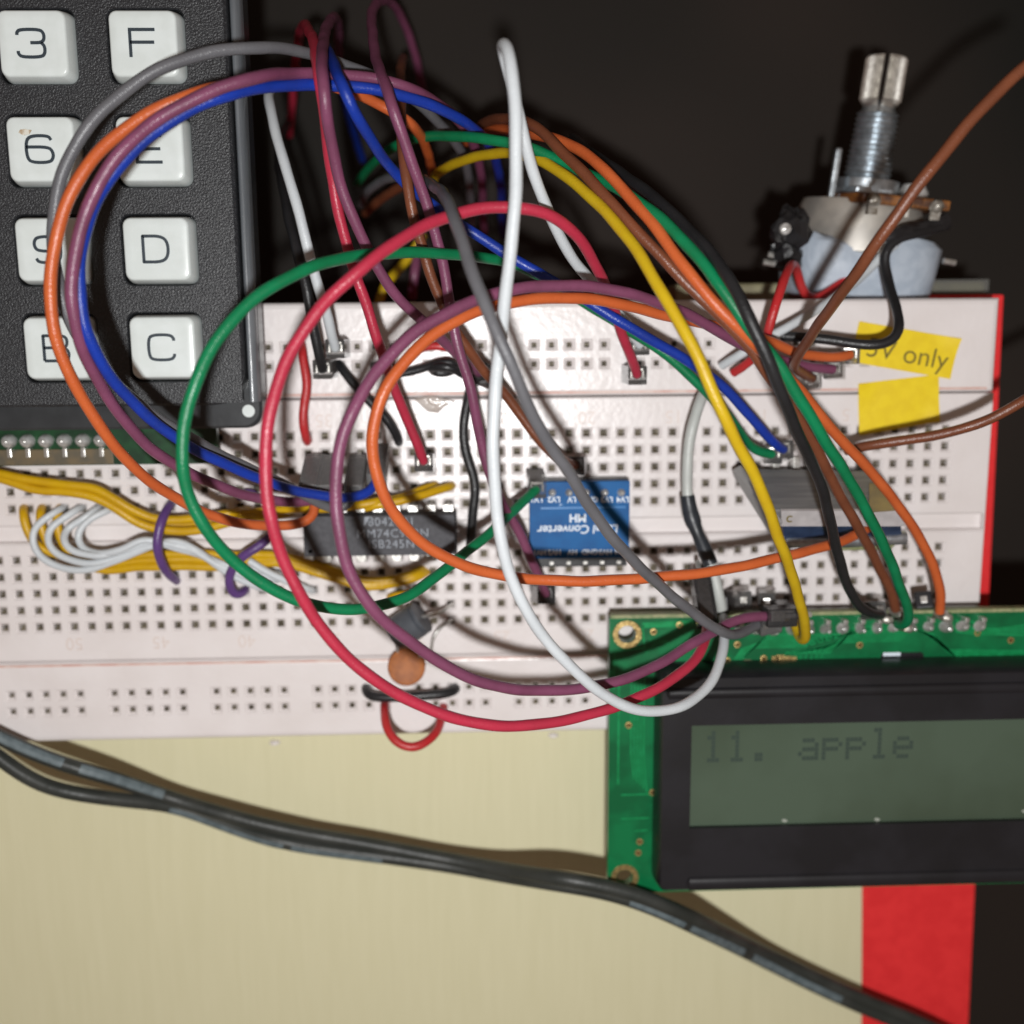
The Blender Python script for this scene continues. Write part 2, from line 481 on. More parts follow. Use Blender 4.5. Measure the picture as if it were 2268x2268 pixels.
def strip(name, v0, v1, holes, ho, hi_, hd, chan=None, ch=0.5):
    """a slab of board plastic with real square holes; holes = list of (u, v)"""
    us = sorted({round(h[0], 3) for h in holes})
    vs_ = sorted({round(h[1], 3) for h in holes})
    xs = [UL + ch] + [q for u in us for q in (u - ho, u + ho)] + [UR - ch]
    ys = [v0 + ch] + [q for v in vs_ for q in (v - ho, v + ho)] + [v1 - ch]
    if chan: ys = sorted(ys + [chan[0], chan[1]])
    hs = {(round(a, 3), round(b, 3)) for a, b in holes}
    mb, clips = MB(), MB()
    idx = {}

    def vtx(x, y, z=0.0):
        k = (round(x, 4), round(y, 4), round(z, 4))
        if k not in idx:
            idx[k] = len(mb.v)
            mb.v.append(Vector((x, y, z)))
        return idx[k]
    for j in range(len(ys) - 1):
        for i in range(len(xs) - 1):
            if chan and ys[j] >= chan[0] - 1e-6 and ys[j + 1] <= chan[1] + 1e-6:
                continue
            cx, cy = (xs[i] + xs[i + 1]) / 2, (ys[j] + ys[j + 1]) / 2
            if abs(xs[i + 1] - xs[i] - 2 * ho) < 1e-4 and (round(cx, 3), round(cy, 3)) in hs:
                ring = []
                for r_, z_ in ((ho, 0.0), (hi_, -hd), (hi_ * 0.96, -1.7)):
                    ring.append([vtx(cx + a * r_, cy + b * r_, z_) for a, b in ((-1, -1), (1, -1), (1, 1), (-1, 1))])
                for a, b in zip(ring, ring[1:]):
                    for q in range(4):
                        mb.f.append((a[q], a[(q + 1) % 4], b[(q + 1) % 4], b[q]))
                r_ = hi_ * 0.96
                clips.add([(cx - r_, cy - r_, -1.7), (cx + r_, cy - r_, -1.7), (cx + r_, cy + r_, -1.7), (cx - r_, cy + r_, -1.7)], [(0, 1, 2, 3)])
                w_ = r_ * random.uniform(0.75, 0.98)
                for sg in (-1, 1):
                    clips.add([(cx - w_, cy + sg * r_, -0.5), (cx + w_, cy + sg * r_, -0.5), (cx + w_ * 0.8, cy + sg * r_ * 0.2, -1.1 + random.uniform(-.3, .3)), (cx - w_, cy + sg * r_ * 0.15, -1.3)], [(0, 1, 2, 3)])
            else:
                mb.f.append((vtx(xs[i], ys[j]), vtx(xs[i + 1], ys[j]), vtx(xs[i + 1], ys[j + 1]), vtx(xs[i], ys[j + 1])))
    # rounded shoulder and sides
    def loop(d, z):
        x0, x1, y0, y1 = UL + d, UR - d, v0 + d, v1 - d
        return [Vector((x0, y0, z)), Vector((x1, y0, z)), Vector((x1, y1, z)), Vector((x0, y1, z))]
    mb.rings([loop(ch, 0), loop(ch * 0.45, -ch * 0.15), loop(ch * 0.12, -ch * 0.5), loop(0, -ch), loop(0, ZB)], cap=False)
    mb.add(loop(0, ZB), [(0, 3, 2, 1)])
    if chan:
        a, b = chan
        d = 1.3
        x0, x1 = UL + ch, UR - ch
        prof = [(a, 0), (a + 0.35, -0.25), (a + 0.45, -d), (b - 0.45, -d), (b - 0.35, -0.25), (b, 0)]
        for (y0, z0), (y1, z1) in zip(prof, prof[1:]):
            mb.add([(x0, y0, z0), (x1, y0, z0), (x1, y1, z1), (x0, y1, z1)], [(0, 1, 2, 3)])
        for x in (x0, x1):
            mb.add([(x, y, z) for y, z in prof], [tuple(range(len(prof)))])
    s_ = mb.build(name, M_BOARD, bb)
    c_ = clips.build('contact_clips', M_CONTACT, s_, kind='stuff')
    return s_


SEAM1, SEAM2 = 5.35, -33.2
th = [(cu_(i), v) for i in range(1, 64) for v in TROW + BROW]
term = strip('terminal_strip', SEAM2 + 0.06, SEAM1 - 0.06, th, 0.86, 0.50, 0.4, chan=(-15.5, -12.44), ch=0.3)
groups_top = [i for g in range(-1, 9) for i in range(15 + 6 * g - 6, 20 + 6 * g - 6)]
rt = [(cu_(i), v) for i in groups_top if 2 < i < 64 for v in (12.78, 10.06)]
strip('power_rail', SEAM1 + 0.06, 19.0, rt, 0.86, 0.38, 0.5, ch=0.9)
rb = [(cu_(i), v) for g in range(1, 11) for i in range(6 * g - 2, 6 * g + 3) for v in (-38.42, -41.0)]
strip('power_rail', -45.8, SEAM2 - 0.06, rb, 0.86, 0.38, 0.5, ch=0.9)
for v in (SEAM1 + 1.5, SEAM2 - 1.5):
    pass
for v in (SEAM1 + 0.62, SEAM2 - 0.60):
    m = MB(); m.box((UL + 2, v - 0.16, 0.0), (UR - 1.2, v + 0.16, 0.012)); m.build('printed_line', M_REDLINE, bb)
for n in range(5, 65, 5):
    i = n + 2
    if i > 61: continue
    for v in (2.35, -30.4):
        M = Matrix.Translation((cu_(i), v, 0.03)) @ Matrix.Rotation(math.pi, 4, 'Z')
        text_part(str(n), 2.7, M, M_EMBOSS, bb, 'embossed_number', extrude=0.05)
gp = [P(780, 752, 0), P(812, 745, 0), P(835, 750, 0), P(860, 757, 0), P(838, 768, 0), P(826, 780, 0), P(806, 776, 0)]
m = MB(); m.prism([(q.x, q.y) for q in reversed(gp)], 0.005, 0.45, 0.4)
m.build('glue_smear', M_GLUE, bb, smooth=True, bevel=0.15)

for x, y in ((518, 1402), (1044, 1388)):
    q = P(x, y, -8.4)
    m = MB(); m.lathe([(.9, -.5), (.8, .1), (.5, .35), (.1, .4)], Matrix.Translation(q) @ Matrix.Diagonal((1.0, .45, 1, 1)), 12); m.build('glue_dab', M_BOARD, bb, smooth=True)
# ---------------------------------------------------------------- yellow stickers
def sticker(px, label, h, lift):
    q = [P(x, y, h) for x, y in px]
    nx, ny = 16, 8
    m = MB()
    def pt_(i, j, dz):
        a_, b_ = i / nx, j / ny
        v = (q[0] * (1 - a_) + q[1] * a_) * (1 - b_) + (q[3] * (1 - a_) + q[2] * a_) * b_
        z = h + dz
        for (ca, cb, amt) in lift:
            d = math.hypot((a_ - ca) * 2, b_ - cb)
            z += amt * max(0, 1 - d / .55) ** 2
        edge = min(a_, 1 - a_, b_, 1 - b_)
        z += .02 * (1 + math.sin(a_ * 17 + b_ * 6)) * (1 if edge < .1 else 0.3)
        return Vector((v.x, v.y, z))
    for top in (0.0, 0.08):
        k = len(m.v)
        m.v += [pt_(i, j, top) for j in range(ny + 1) for i in range(nx + 1)]
        m.f += [tuple(k + c for c in (j * (nx + 1) + i, j * (nx + 1) + i + 1, (j + 1) * (nx + 1) + i + 1, (j + 1) * (nx + 1) + i)) for j in range(ny) for i in range(nx)]
    n_ = (nx + 1) * (ny + 1)
    rim = [i for i in range(nx)] + [nx + j * (nx + 1) for j in range(ny)] + [n_ - 1 - i for i in range(nx)] + [(ny - j) * (nx + 1) for j in range(ny)]
    m.f += [(rim[i], rim[(i + 1) % len(rim)], rim[(i + 1) % len(rim)] + n_, rim[i] + n_) for i in range(len(rim))]
    o = m.build('sticker', M_STICKER, smooth=True)
    tag(o, label, 'sticker', 'yellow stickers on the breadboard')
    return o, q


s2, q2 = sticker([(1618, 724), (1771, 706), (1771, 795), (1621, 822)], 'blank yellow sticker lying across the seam of the breadboard', 0.02, ((1, 1, .5), (0, 0, .35)))
s1, q1 = sticker([(1621, 606), (1811, 639), (1791, 715), (1603, 682)], 'yellow sticker that reads 5V only near the board corner', 0.13, ((1, 0, .6), (1, 1, .3)))
ax = (q1[1] - q1[0]).normalized()
cen = P(1711, 669, 0.13)
M = Matrix((ax, Vector((0, 0, 1)).cross(ax), Vector((0, 0, 1)))).transposed().to_4x4()
M.translation = Vector((cen.x, cen.y, 0.34))
text_part('5V only', 4.0, M, M_INK, s1, 'lettering', bold=-0.02)

# ---------------------------------------------------------------- keypad
kp = empty('keypad', (-125, 25, 0.0))
tag(kp, 'black matrix keypad with square white keys marked 3 F 6 E 9 D B C', 'keypad')
KX1 = -98.8
poly = rrect(-160, 1.9, KX1, 70, 2.2)
hole = (-100.62, 4.25)
m = MB(); m.prism(poly, 3.6, 7.0, 0.35); m.build('base_flange', M_KFLANGE, kp, smooth=True, angle=0.5)
m = MB()
ep = [(-100.2, 6.9), (-100.15, 8.3), (-99.9, 8.75), (-99.55, 8.8), (-99.2, 8.55), (-98.95, 8.05), (-98.86, 7.4), (-98.84, 4.0)]
m.rings([[Vector((x, v, z)) for x, z in ep] for v in [5.6 + 6.44 * k for k in range(11)]], cap=False, closed=False)
m.build('clear_edge', M_KEDGE, kp, smooth=True, angle=1.2)
m = MB(); m.prism(circle(hole[0], hole[1], 0.85), 6.9, 7.03); m.build('screw_hole', M_KEY, kp)
FX1, FY0 = -100.25, 5.2
fp = rrect(-159, FY0, FX1, 69, 4.6, 8)
wells = []
KC, KR = (-110.4, -124.1), (50.6, 37.95, 25.55, 13.0)
KZ = 10.0
m = MB()
hw, hh = 5.0, 4.65
# face plate with a well cut for each key
xs = [-159.0]
for c in sorted(KC): xs += [c - hw, c + hw]
xs += [FX1 - 0.4]
ys = [FY0 + 0.4]
for r in sorted(KR): ys += [r - hh, r + hh]
ys += [69.0]
for i in range(len(xs) - 1):
    for j in range(len(ys) - 1):
        if i % 2 and j % 2:
            x0, x1, y0, y1 = xs[i], xs[i + 1], ys[j], ys[j + 1]
            o_ = [(x0, y0), (x1, y0), (x1, y1), (x0, y1)]
            w1 = rrect(x0 + .03, y0 + .03, x1 - .03, y1 - .03, 1.3, 4)
            # fill between the square cell and the rounded well
            n = len(w1) // 4
            cor = [o_[1], o_[2], o_[3], o_[0]]
            for q in range(4):
                seg = w1[q * n:(q + 1) * n]
                for a, b in zip(seg, seg[1:]):
                    m.add([(*cor[q], KZ), (*a, KZ), (*b, KZ)], [(0, 1, 2)])
                nx = w1[((q + 1) * n) % len(w1)]
                m.add([(*cor[q], KZ), (*seg[-1], KZ), (*nx, KZ), (*cor[(q + 1) % 4], KZ)], [(0, 1, 2, 3)])
            ins = rrect(x0 + .18, y0 + .18, x1 - .18, y1 - .18, 1.2, 4)
            m.rings([[Vector((*a, KZ)) for a in w1], [Vector((*a, KZ - .22)) for a in ins], [Vector((*a, KZ - 2.6)) for a in ins]], cap=False)
            m.add([(*a, KZ - 2.6) for a in ins], [tuple(range(len(ins)))])
        else:
            x0, x1, y0, y1 = xs[i], xs[i + 1], ys[j], ys[j + 1]
            if i == len(xs) - 2 and j == 0:      # the rounded corner
                r = 4.2
                pc = [(x0, y0)] + [(x1 - r + r * math.cos(math.radians(t)), y0 + r + r * math.sin(math.radians(t))) for t in range(-90, 1, 15)] + [(x1, y1), (x0, y1)]
                if y0 + r > y1: pc = [(x0, y0), (x1, y0), (x1, y1), (x0, y1)]
                m.add([(*a, KZ) for a in pc], [tuple(range(len(pc)))])
            else:
                m.add([(x0, y0, KZ), (x1, y0, KZ), (x1, y1, KZ), (x0, y1, KZ)], [(0, 1, 2, 3)])
inn = [(FX1 - 0.4, 69.0)] + [(FX1 - .4 - 4.2 + 4.2 * math.cos(math.radians(t)), FY0 + .4 + 4.2 + 4.2 * math.sin(math.radians(t))) for t in range(0, -91, -15)] + [(-159, FY0 + .4)]
out1 = [(FX1 - .05, 69.0)] + [(FX1 - .05 - 4.4 + 4.4 * math.cos(math.radians(t)), FY0 + .05 + 4.4 + 4.4 * math.sin(math.radians(t))) for t in range(0, -91, -15)] + [(-159, FY0 + .05)]
out2 = [(x + .05 * (1 if i < 6 else 0), y - .05 * (1 if i > 2 else 0)) for i, (x, y) in enumerate(out1)]
m.rings([[Vector((*a, KZ)) for a in inn], [Vector((*a, KZ - .3)) for a in out1], [Vector((*a, 7.0)) for a in out2]], cap=False, closed=False)
face = m.build('face_plate', M_KFACE, kp)
m = MB(); m.box((-165, -3.3, 2.6), (-105.9, 60, 4.0)); m.build('circuit_board', M_PCBDARK, kp, bevel=0.05)
# header pins soldered along the keypad's lower edge
pb = MB(); pb.box((-PITCH * 10, -1.2, 0.1), (0.9, 1.2, 2.55), Matrix.Translation((cu_(48.9), -0.3, 0)))
pb.build('pin_header', M_BLACKP, kp, bevel=0.1)
px0 = cu_(54.0)
j0 = MB(); j0.lathe([(1.02, 0), (0.98, .5), (0.75, 1.1), (0.45, 1.5), (0.1, 1.65)], Matrix.Translation((px0, 0.2, 4.0)), 12)
jo = j0.build('solder_joint', M_SOLDER, kp, smooth=True)
copies(jo, [(PITCH * k, 0.0, 0) for k in range(1, 6)], kp)
m = MB(); m.box((-165, -3.2, 4.0), (cu_(48.4), -1.0, 4.25)); m.build('board_edge', M_KPBROWN, kp, bevel=.08)
pl = MB(); pl.box((-0.3, -1.5, 0.1), (0.3, -0.2, 0.5), Matrix.Translation((px0, -0.6, 4.0)))
po = pl.build('header_pin', M_TIN, kp, bevel=0.08)
copies(po, [(PITCH * k, 0.0, 0) for k in range(1, 6)], kp)

GLY = {
    '3': [[(-.5, .30), (-.5, .40), (-.38, .5), (.36, .5), (.5, .36), (.5, .14), (.38, .02), (-.02, .02)], [(.38, .02), (.5, -.10), (.5, -.36), (.36, -.5), (-.38, -.5), (-.5, -.38), (-.5, -.28)]],
    'F': [[(.5, .5), (-.44, .5), (-.44, -.5)], [(-.44, .04), (.46, .04)]],
    '6': [[(.46, .34), (.36, .5), (-.3, .5), (-.5, .3), (-.5, -.3), (-.34, -.5), (.34, -.5), (.5, -.34), (.5, -.1), (.34, .08), (-.5, .08)]],
    'E': [[(.5, .5), (-.46, .5), (-.46, -.5), (.5, -.5)], [(-.46, 0), (.44, 0)]],
    '9': [[(-.46, -.34), (-.36, -.5), (.3, -.5), (.5, -.3), (.5, .3), (.34, .5), (-.34, .5), (-.5, .34), (-.5, .1), (-.34, -.06), (.5, -.06)]],
    'D': [[(-.45, .5), (.26, .5), (.5, .26), (.5, -.26), (.26, -.5), (-.44, -.5), (-.46, -.5), (-.46, -.48), (-.46, .48), (-.46, .5), (-.42, .5)]],
    'B': [[(-.46, -.5), (-.46, .48), (-.46, .5), (-.44, .5), (.32, .5), (.46, .38), (.46, .14), (.34, .02), (-.46, .02)], [(.34, .02), (.5, -.12), (.5, -.38), (.36, -.5), (-.46, -.5)]],
    'C': [[(.5, .26), (.5, .36), (.36, .5), (-.32, .5), (-.5, .34), (-.5, -.34), (-.34, -.5), (.36, -.5), (.5, -.36), (.5, -.26)]],
}
def chaikin(q, n=2):
    for _ in range(n):
        o_ = [q[0]]
        for a, b in zip(q, q[1:]):
            o_ += [(a[0] * .75 + b[0] * .25, a[1] * .75 + b[1] * .25), (a[0] * .25 + b[0] * .75, a[1] * .25 + b[1] * .75)]
        q = o_ + [q[-1]]
    return q


for ci, chars in ((1, '369B'), (0, 'FEDC')):
    for ri, ch in enumerate(chars):
        cx, cy = KC[ci], KR[ri]
        m = MB()
        rings = []
        for ex, ey, z, rad in ((4.6, 4.3, 7.6, 1.1), (4.58, 4.28, 9.3, 1.1), (4.22, 3.96, 11.15, 1.0), (4.1, 3.84, 11.4, .95), (3.92, 3.66, 11.5, .85), (3.1, 2.85, 11.48, .7), (1.6, 1.4, 11.46, .5)):
            rings.append([Vector((x, y, z)) for x, y in rrect(cx - ex, cy - ey, cx + ex, cy + ey, rad, 4)])
        m.rings(rings)
        k = m.build('key', M_KEY, kp, smooth=True, angle=0.9)
        k['label'] = 'white key marked ' + ch
        g = MB(); strokes(g, [chaikin(q) if ch in '369BCD' else q for q in GLY[ch]], 0.38, 11.5, cx - 0.15, cy, 3.3, 3.25, 0.09)
        g.build('legend', M_LEGEND, k)
        if ch == '6':
            s_ = MB()
            s_.prism([(cx - 2.6 + a * 1.1, cy + 2.0 + b) for a, b in ((0, 0), (.5, -.35), (1.2, -.2), (1.5, .3), (.8, .45), (.2, .35))], 11.5, 11.6)
            s_.build('grime_mark', M_KEYGRIME, k)

# ---------------------------------------------------------------- display module
lcd = empty('lcd_module', (-8, -48, 4.2))
tag(lcd, 'green circuit board with a black framed two line display showing 11. apple', 'display')
LX0, LX1, LY0, LY1, LZ = -50.55, 33.4, -69.3, -26.35, 5.9


def plate_with_holes(x0, y0, x1, y1, z0, z1, holes, r):
    """board slab with round holes near its corners"""
    mb = MB()
    bm = bmesh.new()
    N = 20
    cells = []
    xs, ys = {x0, x1}, {y0, y1}
    for hx, hy in holes:
        xs |= {hx - r * 1.15, hx + r * 1.15}
        ys |= {hy - r * 1.15, hy + r * 1.15}
    xs, ys = sorted(xs), sorted(ys)
    for z in (z0, z1):
        for i in range(len(xs) - 1):
            for j in range(len(ys) - 1):
                a, b, c, d = xs[i], xs[i + 1], ys[j], ys[j + 1]
                hit = [h for h in holes if abs((a + b) / 2 - h[0]) < 1e-6 and abs((c + d) / 2 - h[1]) < 1e-6]
                if hit:
                    hx, hy = hit[0]
                    R_ = r * 1.15
                    sq, ci = [], []
                    for k in range(N):
                        t = 2 * math.pi * (k + .5) / N
                        ct, st = math.cos(t), math.sin(t)
                        s = R_ / max(abs(ct), abs(st))
                        sq.append(Vector((hx + ct * s, hy + st * s, z)))
                        ci.append(Vector((hx + ct * r, hy + st * r, z)))
                    for k in range(N):
                        k2 = (k + 1) % N
                        p, q = sq[k], sq[k2]
                        if abs(p.x - q.x) > 1e-6 and abs(p.y - q.y) > 1e-6:
                            cxx = hx + math.copysign(R_, p.x - hx if abs(abs(p.x - hx) - R_) < 1e-6 else q.x - hx)
                            cyy = hy + math.copysign(R_, p.y - hy if abs(abs(p.y - hy) - R_) < 1e-6 else q.y - hy)
                            mb.add([p, Vector((cxx, cyy, z)), q, ci[k2], ci[k]], [(0, 1, 2, 3, 4)])
                        else:
                            mb.add([p, q, ci[k2], ci[k]], [(0, 1, 2, 3)])
                else:
                    mb.add([(a, c, z), (b, c, z), (b, d, z), (a, d, z)], [(0, 1, 2, 3)])
    for hx, hy in holes:
        mb.rings([[Vector((hx + r * math.cos(2 * math.pi * (k + .5) / N), hy + r * math.sin(2 * math.pi * (k + .5) / N), z)) for k in range(N)] for z in (z0, z1)], cap=False)
    mb.rings([[Vector((x0, y0, z)), Vector((x1, y0, z)), Vector((x1, y1, z)), Vector((x0, y1, z))] for z in (z0, z1)], cap=False)
    return mb


LH = [(-47.98, -28.75), (-47.98, -66.8)]
pcb = plate_with_holes(LX0, LY0, LX1, LY1, LZ - 1.6, LZ, LH, 1.28).build('circuit_board', M_PCBG, lcd)
m = MB(); m.box((LX0 + .2, LY1 + .002, LZ - 1.55), (LX1, LY1 + .5, LZ + .02)); m.build('board_edge', M_PCBEDGE, lcd)
for hx, hy in LH:
    m = MB()
    n = 28
    rs = []
    for r_, z_ in ((1.3, LZ + .01), (1.34, LZ + .07), (2.05, LZ + .07), (2.1, LZ + .01)):
        rs.append([Vector((hx + (r_ + (random.uniform(-.07, .1) if r_ > 2 else 0)) * math.cos(2 * math.pi * k / n), hy + r_ * math.sin(2 * math.pi * k / n), z_)) for k in range(n)])
    m.rings(rs, cap=False)
    m.build('mounting_ring', M_GOLD, lcd)
# metal frame of the display
BZ = 10.9
bx0, bx1, by1, by0 = -43.9, 27.0, -32.95, -67.0
wx0, wx1, wy1, wy0 = -39.3, 25.2, -40.93, -56.6
m = MB()
O0 = rrect(bx0, by0, bx1, by1, 1.2, 4)
O1 = rrect(bx0 + .25, by0 + .5, bx1 - .3, by1 - .6, 1.2, 4)
O2 = rrect(bx0 + .5, by0 + .9, bx1 - .6, by1 - 1.0, 1.1, 4)
m.rings([[Vector((*q, LZ)) for q in O0], [Vector((*q, LZ + 1.4)) for q in O0], [Vector((*q, BZ - .5)) for q in O1], [Vector((*q, BZ)) for q in O2]], cap=False)
# top sheet around the window: bridge the rounded loop to the window rectangle
n = len(O2) // 4
wc = [(wx1, wy0), (wx1, wy1), (wx0, wy1), (wx0, wy0)]
for q in range(4):
    seg = O2[q * n:(q + 1) * n]
    for a, b in zip(seg, seg[1:]):
        m.add([(*wc[q], BZ), (*b, BZ), (*a, BZ)], [(0, 1, 2)])
    nx = O2[((q + 1) * n) % len(O2)]
    m.add([(*wc[q], BZ), (*wc[(q + 1) % 4], BZ), (*nx, BZ), (*seg[-1], BZ)], [(0, 1, 2, 3)])
m.rings([[Vector((*q, BZ)) for q in wc], [Vector((*q, BZ - .9)) for q in wc]], cap=False)
bez = m.build('display_frame', M_BEZEL, lcd, smooth=True, angle=0.6)
for (xa, ya, xb, yb) in ((-39.6, -66.3, 26, -64.2), (-43, -36.9, 26, -35.3)):
    m = MB()
    n = 8
    rs = []
    for x in (xa, xa + .4, xb):
        k = 0.3 if x == xa else 1
        rs.append([Vector((x, (ya + yb) / 2 + (yb - ya) / 2 * math.cos(math.pi * t / n) * k, BZ - .02 + .55 * math.sin(math.pi * t / n) * k)) for t in range(n + 1)])
    m.rings(rs, closed=False, cap=False)
    m.build('pressed_rib', M_BEZEL, bez, smooth=True)
m = MB(); m.box((wx0 - .3, wy0 - .3, BZ - 1.6), (wx1 + .3, wy1 + .3, BZ - .8)); scr = m.build('screen', M_LCD, lcd)
DOT = {
    '1': ['00100', '01100', '00100', '00100', '00100', '00100', '01110'],
    '.': ['00000', '00000', '00000', '00000', '00000', '01100', '01100'],
    'a': ['00000', '00000', '01110', '00001', '01111', '10001', '01111'],
    'p': ['00000', '00000', '11110', '10001', '11110', '10000', '10000'],
    'l': ['01100', '00100', '00100', '00100', '00100', '00100', '01110'],
    'e': ['00000', '00000', '01110', '10001', '11111', '10000', '01110'],
}
m = MB()
dx, dy = 0.60, 0.68
for ci, ch in enumerate('11. apple'):
    if ch == ' ': continue
    for r, row in enumerate(DOT[ch]):
        for c, b in enumerate(row):
            if b == '1':
                x = -35.95 + 3.46 * ci + (c - 2) * dx
                y = -42.45 - r * dy
                m.box((x - dx * .46, y - dy * .46, BZ - .8), (x + dx * .46, y + dy * .46, BZ - .79))
m.build('lettering', M_LCDINK, scr)
for px in ((-25.6, -56.2), (-11.9, -56.35), (10.0, -55.6)):
    m = MB(); m.prism([(px[0] + a, px[1] + b) for a, b in ((0, 0), (.5, -.2), (.9, .05), (.6, .3), (.1, .35))], BZ - .8, BZ - .785); m.build('scuff', M_SCRATCH, scr)
# header: solder joints and pins along the top edge
HV, H0 = -28.35, cu_(14.45)
hb = MB(); hb.box((H0 - 1.4, HV - .6, 1.2), (H0 + 15 * PITCH + 1.4, HV + 1.9, LZ - 1.6)); hb.build('pin_header', M_BLACKP, lcd, bevel=.1)
m = MB(); m.lathe([(0.92, 0), (0.86, .3), (0.55, .75), (0.36, 1.0), (0.3, 1.5), (0.08, 1.6)], Matrix.Translation((H0, HV, LZ)), 10)
jo = m.build('solder_joint', M_SOLDER, lcd, smooth=True)
copies(jo, [(PITCH * k, 0, 0) for k in range(1, 16)], lcd)
for k, j_ in enumerate([o for o in lcd.children if o.name.startswith('solder_joint')]):
    c_ = Vector((H0, HV, LZ)) * MM - BASE[lcd] * MM
    sx = random.uniform(.75, 1.2)
    Ms = Matrix.Translation(c_) @ Matrix.Rotation(random.uniform(0, 6), 4, 'Z') @ Matrix.Diagonal((sx, random.uniform(.8, 1.15), random.uniform(.6, 1.3), 1)) @ Matrix.Translation(-c_)
    j_.matrix_basis = j_.matrix_basis @ Ms
m = MB(); m.box((H0 - .32, HV + .9, 0.2), (H0 + .32, HV + 1.55, LZ + 1.4)); po = m.build('header_pin', M_TIN, lcd, bevel=.08)
copies(po, [(PITCH * k, 0, 0) for k in range(1, 16)], lcd)
# copper traces under the mask: thin raised ribbons
tm = MB()


def ribbon(pts, wd, z=LZ):
    q = [Vector((P(x, y, z).x, P(x, y, z).y, 0)) for x, y in pts]
    rs = []
    for i, c in enumerate(q):
        d = (q[min(i + 1, len(q) - 1)] - q[max(i - 1, 0)]).normalized()
        nn = Vector((-d.y, d.x, 0)) * wd / 2
        rs.append([c + nn + Vector((0, 0, z - .01)), c - nn + Vector((0, 0, z - .01)), c - nn * .8 + Vector((0, 0, z + .05)), c + nn * .8 + Vector((0, 0, z + .05))])
    tm.rings(rs)


ribbon([(1212, 1180), (1310, 1176)], .9)
ribbon([(1212, 1180), (1216, 1222), (1160, 1230), (1158, 1300)], .35)
for k in range(7):                                     # fan of traces left of the frame's top edge
    x = 1392 + k * 5
    ribbon([(1385 + 2 * k, 1243 - 3 * k), (1400 + 5 * k, 1243 - 5 * k), (1424 + 4 * k, 1222 - 4 * k), (1520 + 14 * k, 1220 - 4 * k), (1545 + 16 * k, 1204 - 3 * k)], .22)
for k in range(8):
    ribbon([(1480 + 10 * k, 1244), (1482 + 10 * k, 1231 - k), (1565 + 4 * k, 1232 - 4 * k), (1590 + 3 * k, 1212 - 4 * k), (1640 + 2 * k, 1210 - 4 * k), (1700 + 4 * k, 1209 - 4 * k)], .2)
for k in range(7):
    ribbon([(1720 + 6 * k, 1185 + 2 * k), (1760 + 4 * k, 1196 + 5 * k), (1790 + 3 * k, 1226 + 3 * k), (1932, 1228 + 3 * k)], .24)
for k in range(4):
    ribbon([(1790 + 14 * k, 1168 + k), (1806 + 14 * k, 1192 - 3 * k), (1840 + 10 * k, 1196 - 3 * k), (1932, 1198 - 6 * k)], .3)
for k in range(5):
    ribbon([(1192 + 6 * k, 1262 + 4 * k), (1190 + 6 * k, 1420), (1196 + 6 * k, 1470 + 6 * k)], .24)
ribbon([(1168, 1270), (1166, 1480)], .3)
ribbon([(1230, 1498), (1172, 1500)], .25)
ribbon([(1225, 1543), (1172, 1545)], .25)
ribbon([(1222, 1566), (1198, 1568)], .25)
ribbon([(1226, 1206), (1240, 1212), (1218, 1232)], .3)
ribbon([(1242, 1212), (1262, 1212)], .7)
tm.build('copper_traces', M_TRACE, lcd, kind='stuff')
m0 = None
c0 = None
for x, y in ((1233, 1192), (1282, 1179), (1391, 1216), (1622, 1217), (1186, 1368), (1231, 1495), (1207, 1588), (1204, 1609), (1844, 1194), (1907, 1208), (1372, 1246), (1441, 1242), (1335, 1174)):
    q = P(x, y, LZ)
    if m0 is None:
        m = MB(); m.lathe([(.52, -.02), (.5, .06), (.24, .08), (.18, .0)], Matrix.Translation((q.x, q.y, LZ)), 12)
        m0 = m.build('via', M_GOLD, lcd); c0 = q
    else:
        copies(m0, [(q.x - c0.x, q.y - c0.y, 0)], lcd)
for x, y, wd in ((1462, 1243, .5), (1472, 1241, .6), (1486, 1243, .55), (1497, 1244, .45)):
    q = P(x, y, LZ); m = MB(); m.box((q.x - wd, q.y - .45, LZ), (q.x + wd, q.y + .45, LZ + .12)); m.build('contact_pad', M_GOLD, lcd, bevel=.05)
# frame lug slots above the display
q = P(1702, 1240, LZ)
m = MB(); m.prism(rrect(q.x - 3.2, q.y - .9, q.x + 3.2, q.y + .75, .6), LZ, LZ + .04); m.build('lug_slot', M_BLACKP, lcd)
m = MB(); m.box((q.x - 2.9, q.y + .25, LZ + .04), (q.x - .3, q.y + .8, LZ + .2)); m.build('lug_gap', M_SILK, lcd, bevel=.08)
m = MB(); m.box((q.x - 1.2, q.y - 1.2, LZ + .05), (q.x + 2.6, q.y + .1, LZ + .9)); m.build('frame_lug', M_BEZEL, lcd, bevel=.2)
for x, y in ((1652, 1252), (1776, 1250), (1410, 1255)):
    q = P(x, y, LZ); m = MB(); m.lathe([(1.3, 0), (1.1, .35), (.5, .6), (.05, .65)], Matrix.Translation((q.x, q.y, LZ)) @ Matrix.Diagonal((1.2, .7, 1, 1)), 10)
    m.build('frame_solder', material('coppery_solder', (0.6, 0.42, 0.32, 1), .4, .8), lcd, smooth=True)

